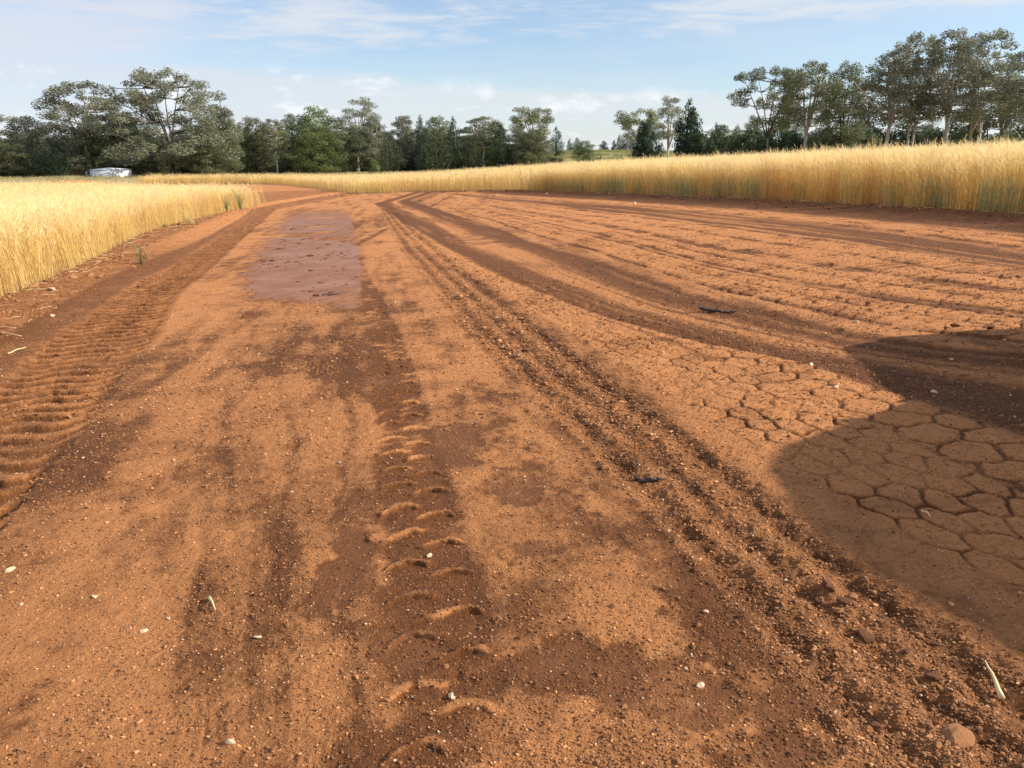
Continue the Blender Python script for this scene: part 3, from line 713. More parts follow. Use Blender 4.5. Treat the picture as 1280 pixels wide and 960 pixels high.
OLIVE = ((.088, .104, .050), (.255, .272, .140)); GREY = ((.105, .116, .072), (.295, .300, .195)); FRESH = ((.080, .110, .034), (.215, .255, .085)); DARKG = ((.020, .040, .022), (.070, .110, .056))
def gum(seed, H=12.0, W=9.0, stems=1, cb=.38, clumps=26, leaves=8500, pal=OLIVE, cr=(.095, .15), open_=.5, lean=0.0, shape='dome', leaf=.27):
    """tapered trunk with limbs that reach into leaf clumps; height H, crown width W"""
    g = np.random.default_rng(seed); T = MB(); C = []; Rr = []
    tries = 0
    while len(C) < clumps and tries < 6000:
        tries += 1
        f = g.uniform(0, 1); a = g.uniform(0, 6.283)
        if shape == 'dome': prof = math.sqrt(max(0, 1 - (f * .98) ** 2.2)) * (.72 + .28 * min(1, f * 4))
        elif shape == 'umbrella': prof = .55 + .75 * f - .95 * max(0, f - .55) * 1.4
        elif shape == 'tall': prof = (.45 + .55 * math.sin(math.pi * min(1, f * .9 + .1))) * (1 - .35 * f)
        else: prof = 1 - .55 * f
        q = g.uniform(open_, 1) ** .6; rr = W / 2 * prof * q * .86
        c = np.array([rr * math.cos(a) + lean * H * f, rr * math.sin(a), H * (cb + (1 - cb) * f) - .06 * H * f])
        rad = H * g.uniform(*cr) * (1.12 - .3 * f)
        if any(np.linalg.norm((c - o) * (1, 1, 1.25)) < .62 * (rad + r2) for o, r2 in zip(C, Rr)): continue
        C.append(c); Rr.append(rad)
    C = np.array(C); Rr = np.array(Rr)
    limbs = []
    for sidx in range(stems):
        a0 = g.uniform(0, 6.28); off = np.array([math.cos(a0), math.sin(a0), 0]) * (.022 * H if stems > 1 else 0)
        fork = np.array([math.cos(a0) * (.05 * W * (stems > 1)) + lean * H * .2, math.sin(a0) * .05 * W * (stems > 1), H * (cb * g.uniform(.62, .95))])
        r0 = H * (.0165 if stems == 1 else .0135)
        mid = (off + fork) / 2 + g.normal(0, .012 * H, 3); mid[2] = fork[2] * .5
        base = off + np.array([0, 0, -.15]); 
        tp = bez(base, mid, fork, 8); T.tube(tp, np.linspace(r0 * 1.15, r0 * .72, 8) * np.array([1.35, 1.08, 1, 1, 1, 1, 1, 1]), 8)
        order = np.argsort(-C[:, 2] + g.normal(0, .15 * H, len(C)))
        for li in order[:(5 if stems == 1 else 3)]:
            e = C[(li + sidx * 3) % len(C)]; m = lerp(fork, e, .45) + np.array([0, 0, .05 * H]) + g.normal(0, .025 * H, 3)
            p = bez(fork - (0, 0, .01 * H), m, e, 9); T.tube(p, np.linspace(r0 * .62, r0 * .10, 9), 6); limbs.append(p)
    LP = np.vstack(limbs)
    for c, r in zip(C, Rr):
        ok = LP[LP[:, 2] < c[2] + .02 * H]
        if not len(ok): ok = LP
        s = ok[np.argmin(np.linalg.norm((ok - c) * (1, 1, .6), axis=1))]
        if np.linalg.norm(s - c) < .2: continue
        m = lerp(s, c, .5) + np.array([0, 0, -.02 * H]) + g.normal(0, .012 * H, 3)
        T.tube(bez(s, m, c + np.array([0, 0, r * .3]), 5), np.linspace(.0058 * H, .0018 * H, 5), 5)
    leaves = int(leaves * 1.45); leaf *= .82; cnt = (leaves * Rr ** 2 / (Rr ** 2).sum()).astype(int) + 1
    V, Q, Cc = leaf_cards(g, C, Rr, cnt, leaf, .6, *pal)
    return T, (V, Q, Cc)
def cypress(seed, H=9.0, W=3.2, spires=1, leaves=5500, pal=DARKG, cb=.06):
    g = np.random.default_rng(seed); T = MB(); C = []; R = []
    for k in range(spires):
        a = g.uniform(0, 6.28); off = np.array([math.cos(a), math.sin(a), 0]) * (W * .22 if spires > 1 else 0); h = H * (1 if k == 0 else g.uniform(.72, .92)); w = W * (1 if spires == 1 else .68)
        T.tube([off * .3 + (0, 0, -.15), off * .8 + (0, 0, h * .4), off + (0, 0, h * .95)], [.022 * H, .015 * H, .003 * H], 7)
        n = int(70 / spires ** .5)
        for i in range(n):
            f = (i + g.uniform()) / n; prof = (min(1, f * 4 + .5)) * (1 - f ** 2.0) ** .75; a = g.uniform(0, 6.28)
            rr = w / 2 * prof * g.uniform(.45, .95); rad = w * (.20 * (1 - f) + .085) * g.uniform(.75, 1.2)
            C.append(off + np.array([rr * math.cos(a), rr * math.sin(a), h * (cb + (.97 - cb) * f)])); R.append(rad)
            if i % 4 == 0: T.tube([off + (0, 0, h * max(.04, f - .06)), C[-1]], [.005 * H, .002 * H], 4)
    R = np.array(R); cnt = (leaves * R ** 2 / (R ** 2).sum()).astype(int) + 1
    return T, leaf_cards(g, np.array(C), R, cnt, .24, 0.0, *pal, flat=1.5, up=.9)
def shrub(seed, H=3.0, W=4.0, clumps=16, leaves=3000, pal=FRESH, leaf=.2):
    g = np.random.default_rng(seed); T = MB(); C = []; R = []
    for i in range(clumps):
        a = g.uniform(0, 6.28); f = g.uniform(0, 1); rr = W / 2 * .8 * math.sqrt(g.uniform(.1, 1)) * math.sqrt(1 - .8 * f * f)
        c = np.array([rr * math.cos(a), rr * math.sin(a), H * (.16 + .68 * f)]); C.append(c); R.append(H * g.uniform(.15, .24))
        T.tube(bez(np.array([c[0] * .1, c[1] * .1, -.1]), np.array([c[0] * .3, c[1] * .3, c[2] * .6]), c, 5), np.linspace(.02 * H, .006 * H, 5), 5)
    R = np.array(R); cnt = (leaves * R ** 2 / (R ** 2).sum()).astype(int) + 1
    return T, leaf_cards(g, np.array(C), R, cnt, leaf, .2, *pal)
PROTO = {}
def proto(key, made, bark):
    T, leaf = made
    tm = T.mesh(key + '_trunk', bark, True); cm = plant_mesh(key + '_crown', [leaf], M_LEAF)
    V = leaf[0]; PROTO[key] = (tm, cm, float(np.percentile(V[:, 2], 99.8)), float(np.percentile(np.hypot(V[:, 0], V[:, 1]), 97)) * 2)
proto('gumBig', gum(11, 14, 17, 3, .13, 130, 22000, GREY, (.048, .088), .15, shape='dome', leaf=.30), M_BARKD)
proto('gumUmb', gum(12, 12, 13, 1, .40, 60, 10500, OLIVE, (.042, .082), .35, -.08, 'umbrella'), M_BARKD)
proto('gumA', gum(13, 13, 9, 1, .38, 74, 10500, OLIVE, (.040, .075), .35, 0, 'dome'), M_BARK)
proto('gumB', gum(14, 14, 9, 1, .37, 80, 10500, GREY, (.038, .072), .35, .03, 'tall'), M_BARK)
proto('gumC', gum(15, 14, 10, 2, .35, 84, 11000, GREY, (.038, .075), .35, -.04, 'dome'), M_BARK)
proto('gumThin', gum(16, 13, 6.5, 1, .42, 26, 5200, GREY, (.050, .085), .3, .05, 'tall', .26), M_BARK)
proto('gumOpen', gum(17, 10, 7.5, 1, .46, 24, 6200, ((.08, .10, .03), (.25, .27, .10)), (.075, .115), .4, 0, 'umbrella', .26), M_BARK)
proto('gumRound', gum(18, 11, 9, 1, .08, 80, 15000, OLIVE, (.065, .11), .08, 0, 'dome'), M_BARKD)
proto('gumRound2', gum(19, 11, 8, 2, .08, 64, 13000, FRESH, (.07, .115), .08, 0, 'dome'), M_BARKD)
proto('gumGreyR', gum(20, 11, 8, 1, .10, 70, 13000, GREY, (.06, .105), .08, 0, 'tall'), M_BARK)
proto('cypA', cypress(31, 9, 3.4), M_BARKD); proto('cypB', cypress(32, 9, 4.6, 3, 15000), M_BARKD); proto('cypC', cypress(33, 9, 3.6, 1, 4500, ((.018, .034, .018), (.06, .095, .045)), .1), M_BARKD)
proto('cypPale', cypress(34, 9, 4.4, 1, 5500, ((.035, .050, .022), (.10, .125, .055)), .1), M_BARKD)
proto('shrubG', shrub(41), M_BARKD); proto('shrubD', shrub(42, 3, 4.4, 22, 4200, ((.024, .044, .020), (.085, .120, .055))), M_BARKD); proto('shrubO', shrub(43, 3, 4, 18, 3000, OLIVE), M_BARKD)
def plant(key, name, px, top, depth, wpx, label, cat, group=None, rot=None, dz=0.0, base=None):
    tm, cm, ph, pw = PROTO[key]
    p = at_depth(px, 205, depth); z0 = float(zbase(p[0], p[1])) if base is None else base
    zt = at_depth(px, top, depth)[2]; H = zt - z0; sz = H / ph; dist = depth / cp
    sw = wpx / FPX * depth / pw
    root = link(name, None, None, (p[0], p[1], z0 + dz), rng.uniform(0, 6.28) if rot is None else rot, (sw, sw, sz)); tag(root, label, cat, group)
    link('trunk', tm, root); link('crown', cm, root)
    return root
G_L = 'gum trees at the left end of the tree line'; G_M = 'trees of the middle tree line'; G_R = 'gum trees standing behind the right wheat'; G_C = 'small cypress pines on the far rise'; G_U = 'dark bushes under the right gum trees'
for a in (
    ('gumBig', 'gum_tree', 215, 88, 136, 172, 'broad old gum with several dark stems, tallest tree right of the white tank', 'tree', G_L),
    ('gumC', 'gum_tree', 112, 101, 142, 108, 'grey green gum tree whose crown rises directly behind the white tank', 'tree', G_L),
    ('gumRound', 'gum_tree', 283, 133, 142, 46, 'round topped gum tree against the right flank of the broad old gum', 'tree', G_L),
    ('gumThin', 'gum_tree', -6, 128, 148, 84, 'pale gum tree cut by the left edge of the photo', 'tree', G_L),
    ('gumGreyR', 'gum_tree', 36, 146, 146, 74, 'low grey gum tree left of the dark conical pine, second from the left edge', 'tree', G_L),
    ('gumRound', 'gum_tree', 6, 172, 136, 70, 'dull green low tree in the lower left corner of the tree line', 'tree', G_L),
    ('cypC', 'pine_tree', 66, 172, 132, 42, 'dark conical pine left of the white tank', 'tree'),
    ('gumGreyR', 'gum_tree', 92, 160, 139, 56, 'dusky low gum tree between the dark conical pine and the white tank', 'tree', G_L),
    ('gumRound', 'gum_tree', 160, 140, 144, 90, 'shadowed lower gum tree under the broad crown just right of the white tank', 'tree', G_L),
    ('gumRound', 'gum_tree', 262, 160, 133, 62, 'drooping olive tree low on the right side of the broad old gum', 'tree', G_L),
    ('gumRound', 'gum_tree', 320, 147, 150, 56, 'first olive gum of the middle tree line', 'tree', G_M),
    ('gumA', 'gum_tree', 345, 149, 146, 42, 'slim gum with a visible dark trunk near the left end of the middle trees', 'tree', G_M),
    ('gumRound', 'gum_tree', 372, 143, 158, 60, 'olive gum tree left of the tallest open crown in the middle tree line', 'tree', G_M),
    ('gumRound2', 'gum_tree', 400, 134, 160, 66, 'dense brownish topped gum tree just left of the tallest open crown', 'tree', G_M),
    ('gumRound2', 'gum_tree', 398, 158, 145, 62, 'bright green low tree in front of the dense brownish gum', 'tree', G_M),
    ('gumThin', 'gum_tree', 447, 122, 158, 62, 'tallest gum tree of the middle tree line with an open airy crown', 'tree', G_M),
    ('gumRound', 'gum_tree', 432, 152, 150, 60, 'dense olive tree below the tallest open crown', 'tree', G_M),
    ('gumGreyR', 'gum_tree', 470, 148, 152, 46, 'grey green gum tree right beside the tallest open crown', 'tree', G_M),
    ('gumGreyR', 'gum_tree', 505, 145, 162, 46, 'round grey gum tree left of the pointed dark pine', 'tree', G_M),
    ('cypPale', 'pine_tree', 488, 165, 146, 34, 'dull green pine below the round grey gum tree', 'tree', G_M),
    ('cypA', 'pine_tree', 527, 145, 156, 20, 'pointed dark pine rising out of the middle tree line', 'tree'),
    ('gumRound', 'gum_tree', 547, 146, 160, 50, 'olive gum tree between the two dark pines of the middle tree line', 'tree', G_M),
    ('cypPale', 'pine_tree', 545, 164, 147, 44, 'broad dull green pine at the front of the middle tree line', 'tree', G_M),
    ('cypA', 'pine_tree', 568, 147, 152, 24, 'slender dark pine right of the broad dull green pine', 'tree'),
    ('cypPale', 'pine_tree', 590, 168, 149, 34, 'dull green pine under the wide rounded gum crown', 'tree', G_M),
    ('gumA', 'gum_tree', 605, 146, 158, 66, 'wide rounded gum crown toward the right end of the middle tree line', 'tree', G_M),
    ('cypC', 'pine_tree', 627, 155, 150, 28, 'dark pine closing the right side of the wide rounded gum', 'tree'),
    ('gumGreyR', 'gum_tree', 648, 160, 152, 40, 'mixed green tree beneath the small umbrella shaped gum', 'tree', G_M),
    ('gumOpen', 'gum_tree', 664, 134, 158, 56, 'small umbrella shaped gum standing above the right end of the middle tree line', 'tree'),
    ('gumRound', 'gum_tree', 668, 162, 150, 42, 'dark leafy tree under the umbrella shaped gum, last of the middle tree line', 'tree', G_M),
    ('cypC', 'pine_tree', 695, 159, 205, 22, 'tall lone cypress pine at the foot of the grassy rise', 'tree'),
    ('shrubG', 'bush', 467, 198, 138, 20, 'small bright green bush in front of the middle tree line', 'bush'),
    ('shrubG', 'bush', 662, 191, 130, 26, 'bright green bush at the right end of the middle tree line', 'bush'),
    ('gumRound2', 'round_tree', 731, 176, 165, 31, 'round leafy green tree standing alone on the grassy rise', 'tree'),
    ('shrubG', 'bush', 748, 195, 130, 20, 'low green bush behind the wheat right of the lone round tree', 'bush'),
    ('cypC', 'pine_tree', 712, 173, 262, 9, 'slimmest small cypress on the rise left of the lone round tree', 'tree', G_C),
    ('cypPale', 'pine_tree', 721, 172, 258, 15, 'small wide cypress on the rise just behind the lone round tree', 'tree', G_C),
    ('cypA', 'pine_tree', 754, 176, 262, 14, 'small cypress alone on the skyline right of the lone round tree', 'tree', G_C),
    ('cypA', 'pine_tree', 767, 175, 262, 8, 'first of three narrow cypresses on the skyline left of the fresh green gum', 'tree', G_C),
    ('cypC', 'pine_tree', 773.5, 168, 258, 9, 'middle and tallest of three narrow cypresses on the skyline', 'tree', G_C),
    ('cypA', 'pine_tree', 779, 174, 262, 8, 'third of three narrow cypresses on the skyline', 'tree', G_C),
    ('cypPale', 'pine_tree', 787, 172, 250, 18, 'small wide cypress behind the trunk of the fresh green gum', 'tree', G_C),
    ('gumOpen', 'gum_tree', 797, 137, 142, 54, 'fresh green open gum left of the dark cypress', 'tree'),
    ('gumThin', 'gum_tree', 834, 121, 150, 46, 'thin pale gum with a tall bare stem between two dark cypresses', 'tree'),
    ('cypB', 'pine_tree', 810, 145, 118, 40, 'dark cypress left of the thin pale gum', 'tree'),
    ('cypB', 'pine_tree', 851, 126, 112, 54, 'tallest dark cypress with several spires', 'tree'),
    ('cypC', 'pine_tree', 826, 178, 128, 16, 'small dark cypress between the two big ones', 'tree'),
    ('shrubD', 'bush', 879, 168, 110, 36, 'olive bush directly right of the tallest dark cypress', 'bush', G_U),
    ('shrubD', 'bush', 903, 163, 112, 44, 'round dark bush left of the umbrella crowned gum', 'bush', G_U),
    ('shrubD', 'bush', 935, 160, 104, 50, 'dark bush under the left side of the umbrella crowned gum', 'bush', G_U),
    ('shrubD', 'bush', 975, 156, 100, 60, 'dark bush around the foot of the umbrella crowned gum', 'bush', G_U),
    ('shrubD', 'bush', 1025, 160, 100, 62, 'dark bush right of the twin trunked gum', 'bush', G_U),
    ('shrubD', 'bush', 1075, 150, 100, 72, 'largest dark bush left of the white trunked gum', 'bush', G_U),
    ('shrubD', 'bush', 1135, 152, 98, 80, 'dark bush right of the white trunked gum', 'bush', G_U),
    ('shrubD', 'bush', 1190, 152, 96, 64, 'dark bush behind the leaning pale trunk', 'bush', G_U),
    ('shrubO', 'bush', 1235, 140, 90, 84, 'green bush near the right edge behind the wheat', 'bush', G_U),
    ('shrubD', 'bush', 1290, 148, 92, 70, 'dark bush cut by the right edge', 'bush', G_U),
    ('gumUmb', 'gum_tree', 958, 84, 92, 88, 'umbrella crowned gum leaning left at the near end of the right stand', 'tree', G_R),
    ('gumA', 'gum_tree', 1004, 78, 84, 80, 'gum with dark forked limbs next to the umbrella crowned gum', 'tree', G_R),
    ('gumRound', 'gum_tree', 1050, 80, 96, 70, 'dense middle gum between the forked gum and the white trunked gum', 'tree', G_R),
    ('gumB', 'gum_tree', 1105, 56, 80, 82, 'white trunked gum with a bare pale diagonal branch', 'tree', G_R),
    ('gumC', 'gum_tree', 1136, 42, 88, 72, 'tall gum behind the white trunked gum', 'tree', G_R),
    ('gumB', 'gum_tree', 1178, 37, 78, 84, 'tall grey trunked gum fourth from the right edge', 'tree', G_R),
    ('gumC', 'gum_tree', 1215, 38, 82, 92, 'tallest gum of the right stand with a leaning pale trunk', 'tree', G_R),
    ('gumA', 'gum_tree', 1246, 92, 90, 66, 'lower gum between the tallest gum and the right edge', 'tree', G_R),
    ('gumB', 'gum_tree', 1290, 46, 76, 100, 'gum cut by the right edge of the photo', 'tree', G_R)):
    plant(*a)

# the wood behind the front trees reads as one mass
def woodland():
    ks = ('gumRound', 'gumGreyR', 'gumRound2', 'shrubD', 'cypPale'); c = lib('wood_crown', [PROTO[k][1] for k in ks]); P = []; S = []; I = []; g = np.random.default_rng(77)
    for lo, hi, dep, top0, n in ((-60, 680, (168, 215), 166, 150), (-60, 310, (150, 166), 176, 46), (310, 680, (160, 172), 190, 70), (880, 1330, (112, 150), 158, 56)):
        for i in range(n):
            px = g.uniform(lo, hi); d = g.uniform(*dep); k = g.integers(0, 5); ph, pw = PROTO[ks[k]][2:]
            p = at_depth(px, 205, d); z0 = float(zbase(p[0], p[1])); H = at_depth(px, top0 + g.uniform(-6, 20), d)[2] - z0; w = g.uniform(28, 52) / FPX * d * (.5 if k == 4 else 1)
            P.append((p[0], p[1], z0)); S.append((w / pw, w / pw, H / ph)); I.append(k)
    rot = np.zeros((len(P), 3)); rot[:, 2] = g.uniform(0, 6.28, len(P))
    scatter('background_wood', np.array(P), rot, np.array(S), np.array(I), c, 'mass of dull green trees and scrub filling in behind the front trees', 'woodland')
woodland()
# bare pale diagonal branch is part of the white trunked gum
for o in list(COL.objects):
    if o.get('label', '').startswith('white trunked gum'):
        T = MB(); inv = np.array([1 / o.scale[0], 1 / o.scale[1], 1 / o.scale[2]])
        a, b, c = (at_depth(*q, 79.6) - np.array(o.location) for q in ((1107, 150), (1095, 135), (1066, 100)))
        o.rotation_euler = (0, 0, 0)
        T.tube(bez(a * inv, b * inv, c * inv, 8), np.linspace(.16, .05, 8), 6); T.build('bare_branch', simple('bleached_wood', (.5, .46, .40), .8, nscale=5), o, True)

# ------------------------------------------------------------------ water tank, frame, far odds and ends
def water_tank():
    mw = simple('white_tank_sheet', (.78, .79, .80), .45, nscale=2, namp=.06); mj = simple('tank_joint', (.35, .37, .40), .6)
    mr = simple('tank_roof_sheet', (.72, .76, .82), .4, nscale=2, namp=.06)
    depth = 131.0; p = at_depth(140, 222, depth); z0 = float(zbase(p[0], p[1])) - .1; R = 22.5 / FPX * depth; top = at_depth(140, 212.3, depth)[2]; h = top - z0
    root = link('water_tank', None, None, (p[0], p[1], z0)); tag(root, 'low round white water tank in front of the gum trees on the left', 'tank')
    n = 10; seg = 2 * math.pi / n; view = math.atan2(-p[1], -p[0])
    for k in range(n):
        a0 = view + .05 + k * seg; m = MB(); th = np.linspace(a0 + .008, a0 + seg - .008, 7); V = []; 
        for rr in (R, R - .05):
            for z in (0, h): V += [(rr * math.cos(t), rr * math.sin(t), z) for t in th]
        Q = []
        for q in range(6): Q += [(q, q + 1, 7 + q + 1, 7 + q), (14 + q + 1, 14 + q, 21 + q, 21 + q + 1), (7 + q, 8 + q, 22 + q, 21 + q)]
        m.add(V, Q); m.build('wall_panel', mw, root)
        j = MB(); j.tube([((R + .01) * math.cos(a0), (R + .01) * math.sin(a0), 0), ((R + .01) * math.cos(a0), (R + .01) * math.sin(a0), h)], .05, 5); j.build('joint_strip', mj, root)
    c = MB(); th = np.linspace(0, 2 * math.pi, 41)[:-1]
    V = [((R + .08) * math.cos(t), (R + .08) * math.sin(t), h + .02) for t in th] + [((R + .08) * math.cos(t), (R + .08) * math.sin(t), h + .08) for t in th] + [(0, 0, h + .42)]
    c.add(V, [(i, (i + 1) % 40, 40 + (i + 1) % 40, 40 + i) for i in range(40)], [(40 + i, 40 + (i + 1) % 40, 80) for i in range(40)]); c.build('roof', mr, root)
    f = link('pipe_frame', None, None, (0, 0, 0)); tag(f, 'small grey pipe frame just left of the white tank', 'frame')
    d2 = 128.0; mp_ = simple('galvanised_pipe', (.5, .5, .48), .5, .3)
    q0 = at_depth(109, 224, d2); q1 = at_depth(117.5, 224, d2); zt = at_depth(113, 214.3, d2)[2]
    f.location = (q0[0], q0[1], zbase(q0[0], q0[1])); H = zt - f.location[2]; w = q1[0] - q0[0]
    for x in (0, w): m = MB(); m.tube([(x, 0, -.2), (x, 0, H)], .05, 6); m.build('post', mp_, f)
    for z in (H - .03, H * .55): m = MB(); m.tube([(.05, 0, z), (w - .05, 0, z)], .035, 6); m.build('rail', mp_, f)
water_tank()
def stump(px, top, base_depth, wpx, label, lean=0.0):
    p = at_depth(px, 205, base_depth); z0 = float(zbase(p[0], p[1])); H = at_depth(px, top, base_depth)[2] - z0; r = wpx / FPX * base_depth / 2
    T = MB(); g = np.random.default_rng(int(px)); pts = [(lean * H * t + g.normal(0, .06), g.normal(0, .06), -.1 + (H + .1) * t) for t in np.linspace(0, 1, 7)]
    T.tube(pts, r * np.array([1.5, 1.05, .95, .9, .9, .8, .5]), 8)
    o = T.build('dead_stump', M_BARKD, None, True, loc=(p[0], p[1], z0)); tag(o, label, 'stump')
stump(693, 199, 150, 3.2, 'dark leaning dead stump on the grass left of the lone round tree', .35)
stump(676, 196, 152, 4.5, 'grey dead stump beside the bright green bush')
def brush_pile():
    p = at_depth(778, 205, 122); z0 = float(zbase(p[0], p[1])); root = link('brush_pile', None, None, (p[0], p[1], z0)); tag(root, 'heap of dead dark branches in front of the left dark cypress', 'brush pile')
    g = np.random.default_rng(5); W = 24 / FPX * 122; H = at_depth(778, 197.5, 122)[2] - z0
    m = MB()
    for i in range(160):
        a = g.uniform(0, 6.28); t = g.uniform(0, 1) ** .6; c = np.array([math.cos(a) * W * .42 * t, math.sin(a) * .9 * t, 0]); zz = H * (1 - t) * g.uniform(.2, 1) + .1
        d = g.normal(0, 1, 3) * (1, 1, .35); d /= np.linalg.norm(d); L = g.uniform(.3, .8)
        m.tube([c - d * L + (0, 0, zz), c + g.normal(0, .06, 3) + (0, 0, zz), c + d * L + (0, 0, zz)], [.03, .04, .015], 4, False)
    m.build('branches', M_BARKD, root)
brush_pile()

# ------------------------------------------------------------------ clods, grit and pebbles
def rock_mesh(name, seed, mat, sub=2, flat=.7):
    import bmesh
    g = np.random.default_rng(seed); bm = bmesh.new(); bmesh.ops.create_icosphere(bm, subdivisions=sub, radius=1.0)
    ph = g.uniform(0, 6.28, (5, 3)); fr = g.uniform(1.0, 3.2, (5, 3))
    for v in bm.verts:
        c = np.array(v.co); k = 1 + sum(.11 * math.sin(float(np.dot(c, fr[i]) + ph[i][0])) for i in range(5)) + g.normal(0, .05)
        v.co = Vector((c[0] * k * 1.15, c[1] * k * .9, c[2] * k * flat))
    me = bpy.data.meshes.new(name); bm.to_mesh(me); bm.free(); me.materials.append(mat); return me
CLODS = lib('soil_clod', [rock_mesh('clod', 500 + k, M_CLOD, 1) for k in range(4)] + [rock_mesh('dark_clod', 510 + k, M_CLODD, 1) for k in range(3)] + [rock_mesh('grit', 520 + k, M_PEB, 1) for k in range(2)] + [rock_mesh('dry_crumb', 530, M_CLODP, 1)])
def fan_points(n, r0, r1, power=1.0, half=40):
    a = np.radians(rng.uniform(-half, half, n)); u = rng.uniform(0, 1, n); r = r0 * (r1 / r0) ** (u ** power)
    return r * np.sin(a), r * np.cos(a)
def build_clods():
    x, y = fan_points(300000, 1.25, 15, 1.25); h, damp_shade, wet, loose = ground_fields(x, y)
    uC, wC, _ = B_C.uv(x, y); inC = bandmask(uC, .08); uH, _, _ = B_H.uv(x, y); inH = bandmask(uH, .1)
    prob = (.30 + .6 * loose * sstep(.38, .58, fbm(x, y, 2.5, 3, 95)) + .4 * inC) * (1 - sstep(.3, .6, wet)); k = (rng.uniform(0, 1, x.size) < prob) & inpoly(x, y, ROAD)
    x, y, h, damp_shade, inC = x[k], y[k], h[k], damp_shade[k], inC[k]; n = x.size
    size = np.exp(rng.normal(math.log(.0023), .40, n)) * (1 + .25 * inC); big = rng.uniform(0, 1, n) < (.0012 + .004 * inC); size[big] *= rng.uniform(1.8, 3.4, big.sum()); size *= np.clip(np.hypot(x, y) / 3.0, 1, 2.2)
    idx = np.where(rng.uniform(0, 1, n) < .06 + .5 * damp_shade ** 2, rng.integers(4, 7, n), rng.integers(0, 4, n)); pale = rng.uniform(0, 1, n) < .17 * (1 - damp_shade); idx[pale] = 9; idx[(rng.uniform(0, 1, n) < .013) & ~big] = 7
    rot = rng.uniform(0, 6.28, (n, 3)); rot[:, :2] *= .08
    scatter('soil_grit', np.stack([x, y, zbase(x, y) + h + size * .25], -1), rot, np.stack([size] * 3, -1), idx, CLODS, 'loose red soil crumbs and grit strewn over the track', 'grit')
    # crumbly edge in front of the crop on the right and far side, and on the left shoulder
    P = []
    for e, n, w in ((RIGHT_EDGE[:8], 5200, 1.4), (LEFT_EDGE, 3600, 1.3)):
        e = np.array(e); L = np.concatenate([[0], np.cumsum(np.hypot(*np.diff(e, axis=0).T))]); t = rng.uniform(0, L[-1], n) 
        x = np.interp(t, L, e[:, 0]) + rng.normal(0, .5 * w, n); y = np.interp(t, L, e[:, 1]) + rng.normal(0, .35 * w, n); P.append((x, y))
    x = np.concatenate([p[0] for p in P]); y = np.concatenate([p[1] for p in P]); k = inpoly(x, y, ROAD) & (y > 1); x, y = x[k], y[k]; n = x.size
    size = np.exp(rng.normal(math.log(.013), .55, n)); idx = rng.integers(0, 7, n); rot = rng.uniform(0, 6.28, (n, 3)); rot[:, :2] *= .08
    scatter('soil_clods', np.stack([x, y, zg(x, y) + size * .25], -1), rot, np.stack([size] * 3, -1), idx, CLODS, 'crumbled dark soil clods along the edges of the crop', 'soil')
    # dark flecks pressed into the wet pan
    x = []; y = []
    ux = rng.uniform(0, 1, 900); wy = rng.uniform(8, 26, 900); xl = np.interp(wy, *B_W.l); xr = np.interp(wy, *B_W.r); x = xl + (xr - xl) * ux; y = wy
    k = (fbm(x, y, .8, 3, 97) > .45) & (ground_fields(x, y)[2] > .5); x, y = x[k], y[k]; n = x.size
    size = np.exp(rng.normal(math.log(.014), .6, n)); rot = np.zeros((n, 3)); rot[:, 2] = rng.uniform(0, 6.28, n)
    scatter('mud_flecks', np.stack([x, y, zg(x, y) + size * .1], -1), rot, np.stack([size * 1.6, size * 1.2, size * .5], -1), rng.integers(4, 7, n), CLODS, 'dark mud flecks lying on the wet clay pan', 'mud')
build_clods()
PEBM = [rock_mesh('pebble', 600 + k, M_PEB, 2, .6) for k in range(4)]
def pebble(px, py, wpx, label, group=None):
    x, y = p2w(px, py); d = math.hypot(x, y, 1.45) if False else math.sqrt(x * x + y * y + 2.1); s = wpx / FPX * d / 2.2
    o = link('pebble', PEBM[int(px) % 4], None, (x, y, float(zg(x, y)[0]) + s * .25), (px * .37) % 6.28, (s, s * .8, s)); tag(o, label, 'pebble', group)
for q in ((288, 933, 11, 'largest rounded cream pebble near the bottom edge left of centre'), (180, 787, 8, 'cream pebble left of the short straw lying on the track'), (323, 797, 8, 'pale pebble below and right of the short straw'),
          (565, 872, 10, 'white pebble at the bottom of the central tyre tread'), (11, 712, 9, 'white pebble at the left edge of the track'), (876, 856, 10, 'white pebble beside the dark wet patch at the bottom'),
          (537, 694, 8, 'cream pebble between the curved tread ridges'), (1013, 457, 7, 'white pebble at the left end of the pressed tread plates'), (1045, 487, 7, 'white pebble in a seam between the pressed tread plates'),
          (1168, 486, 8, 'white pebble on the dark strip right of the tread plates'), (67, 370, 8, 'round cream stone on the soft left shoulder below the wheat'), (66, 397, 7, 'cream stone at the foot of the left shoulder'),
          (683, 243, 5, 'tiny white stone in front of the far wheat'), (793, 254, 5, 'tiny pale stone on the dark soil in front of the right wheat'), (882, 768, 7, 'yellowish pebble on the smooth ground left of the churned strip'),
          (118, 745, 7, 'pale pebble in the gritty ground far left'), (210, 772, 6, 'small pale pebble left of the short straw')):
    pebble(*q)
for q in [(int(rng.uniform(40, 900)), int(rng.uniform(560, 950))) for _ in range(30)]:
    pebble(q[0], q[1], rng.uniform(2.6, 4.2), 'tiny pale quartz pebble lying on the near part of the track', 'tiny pale pebbles')
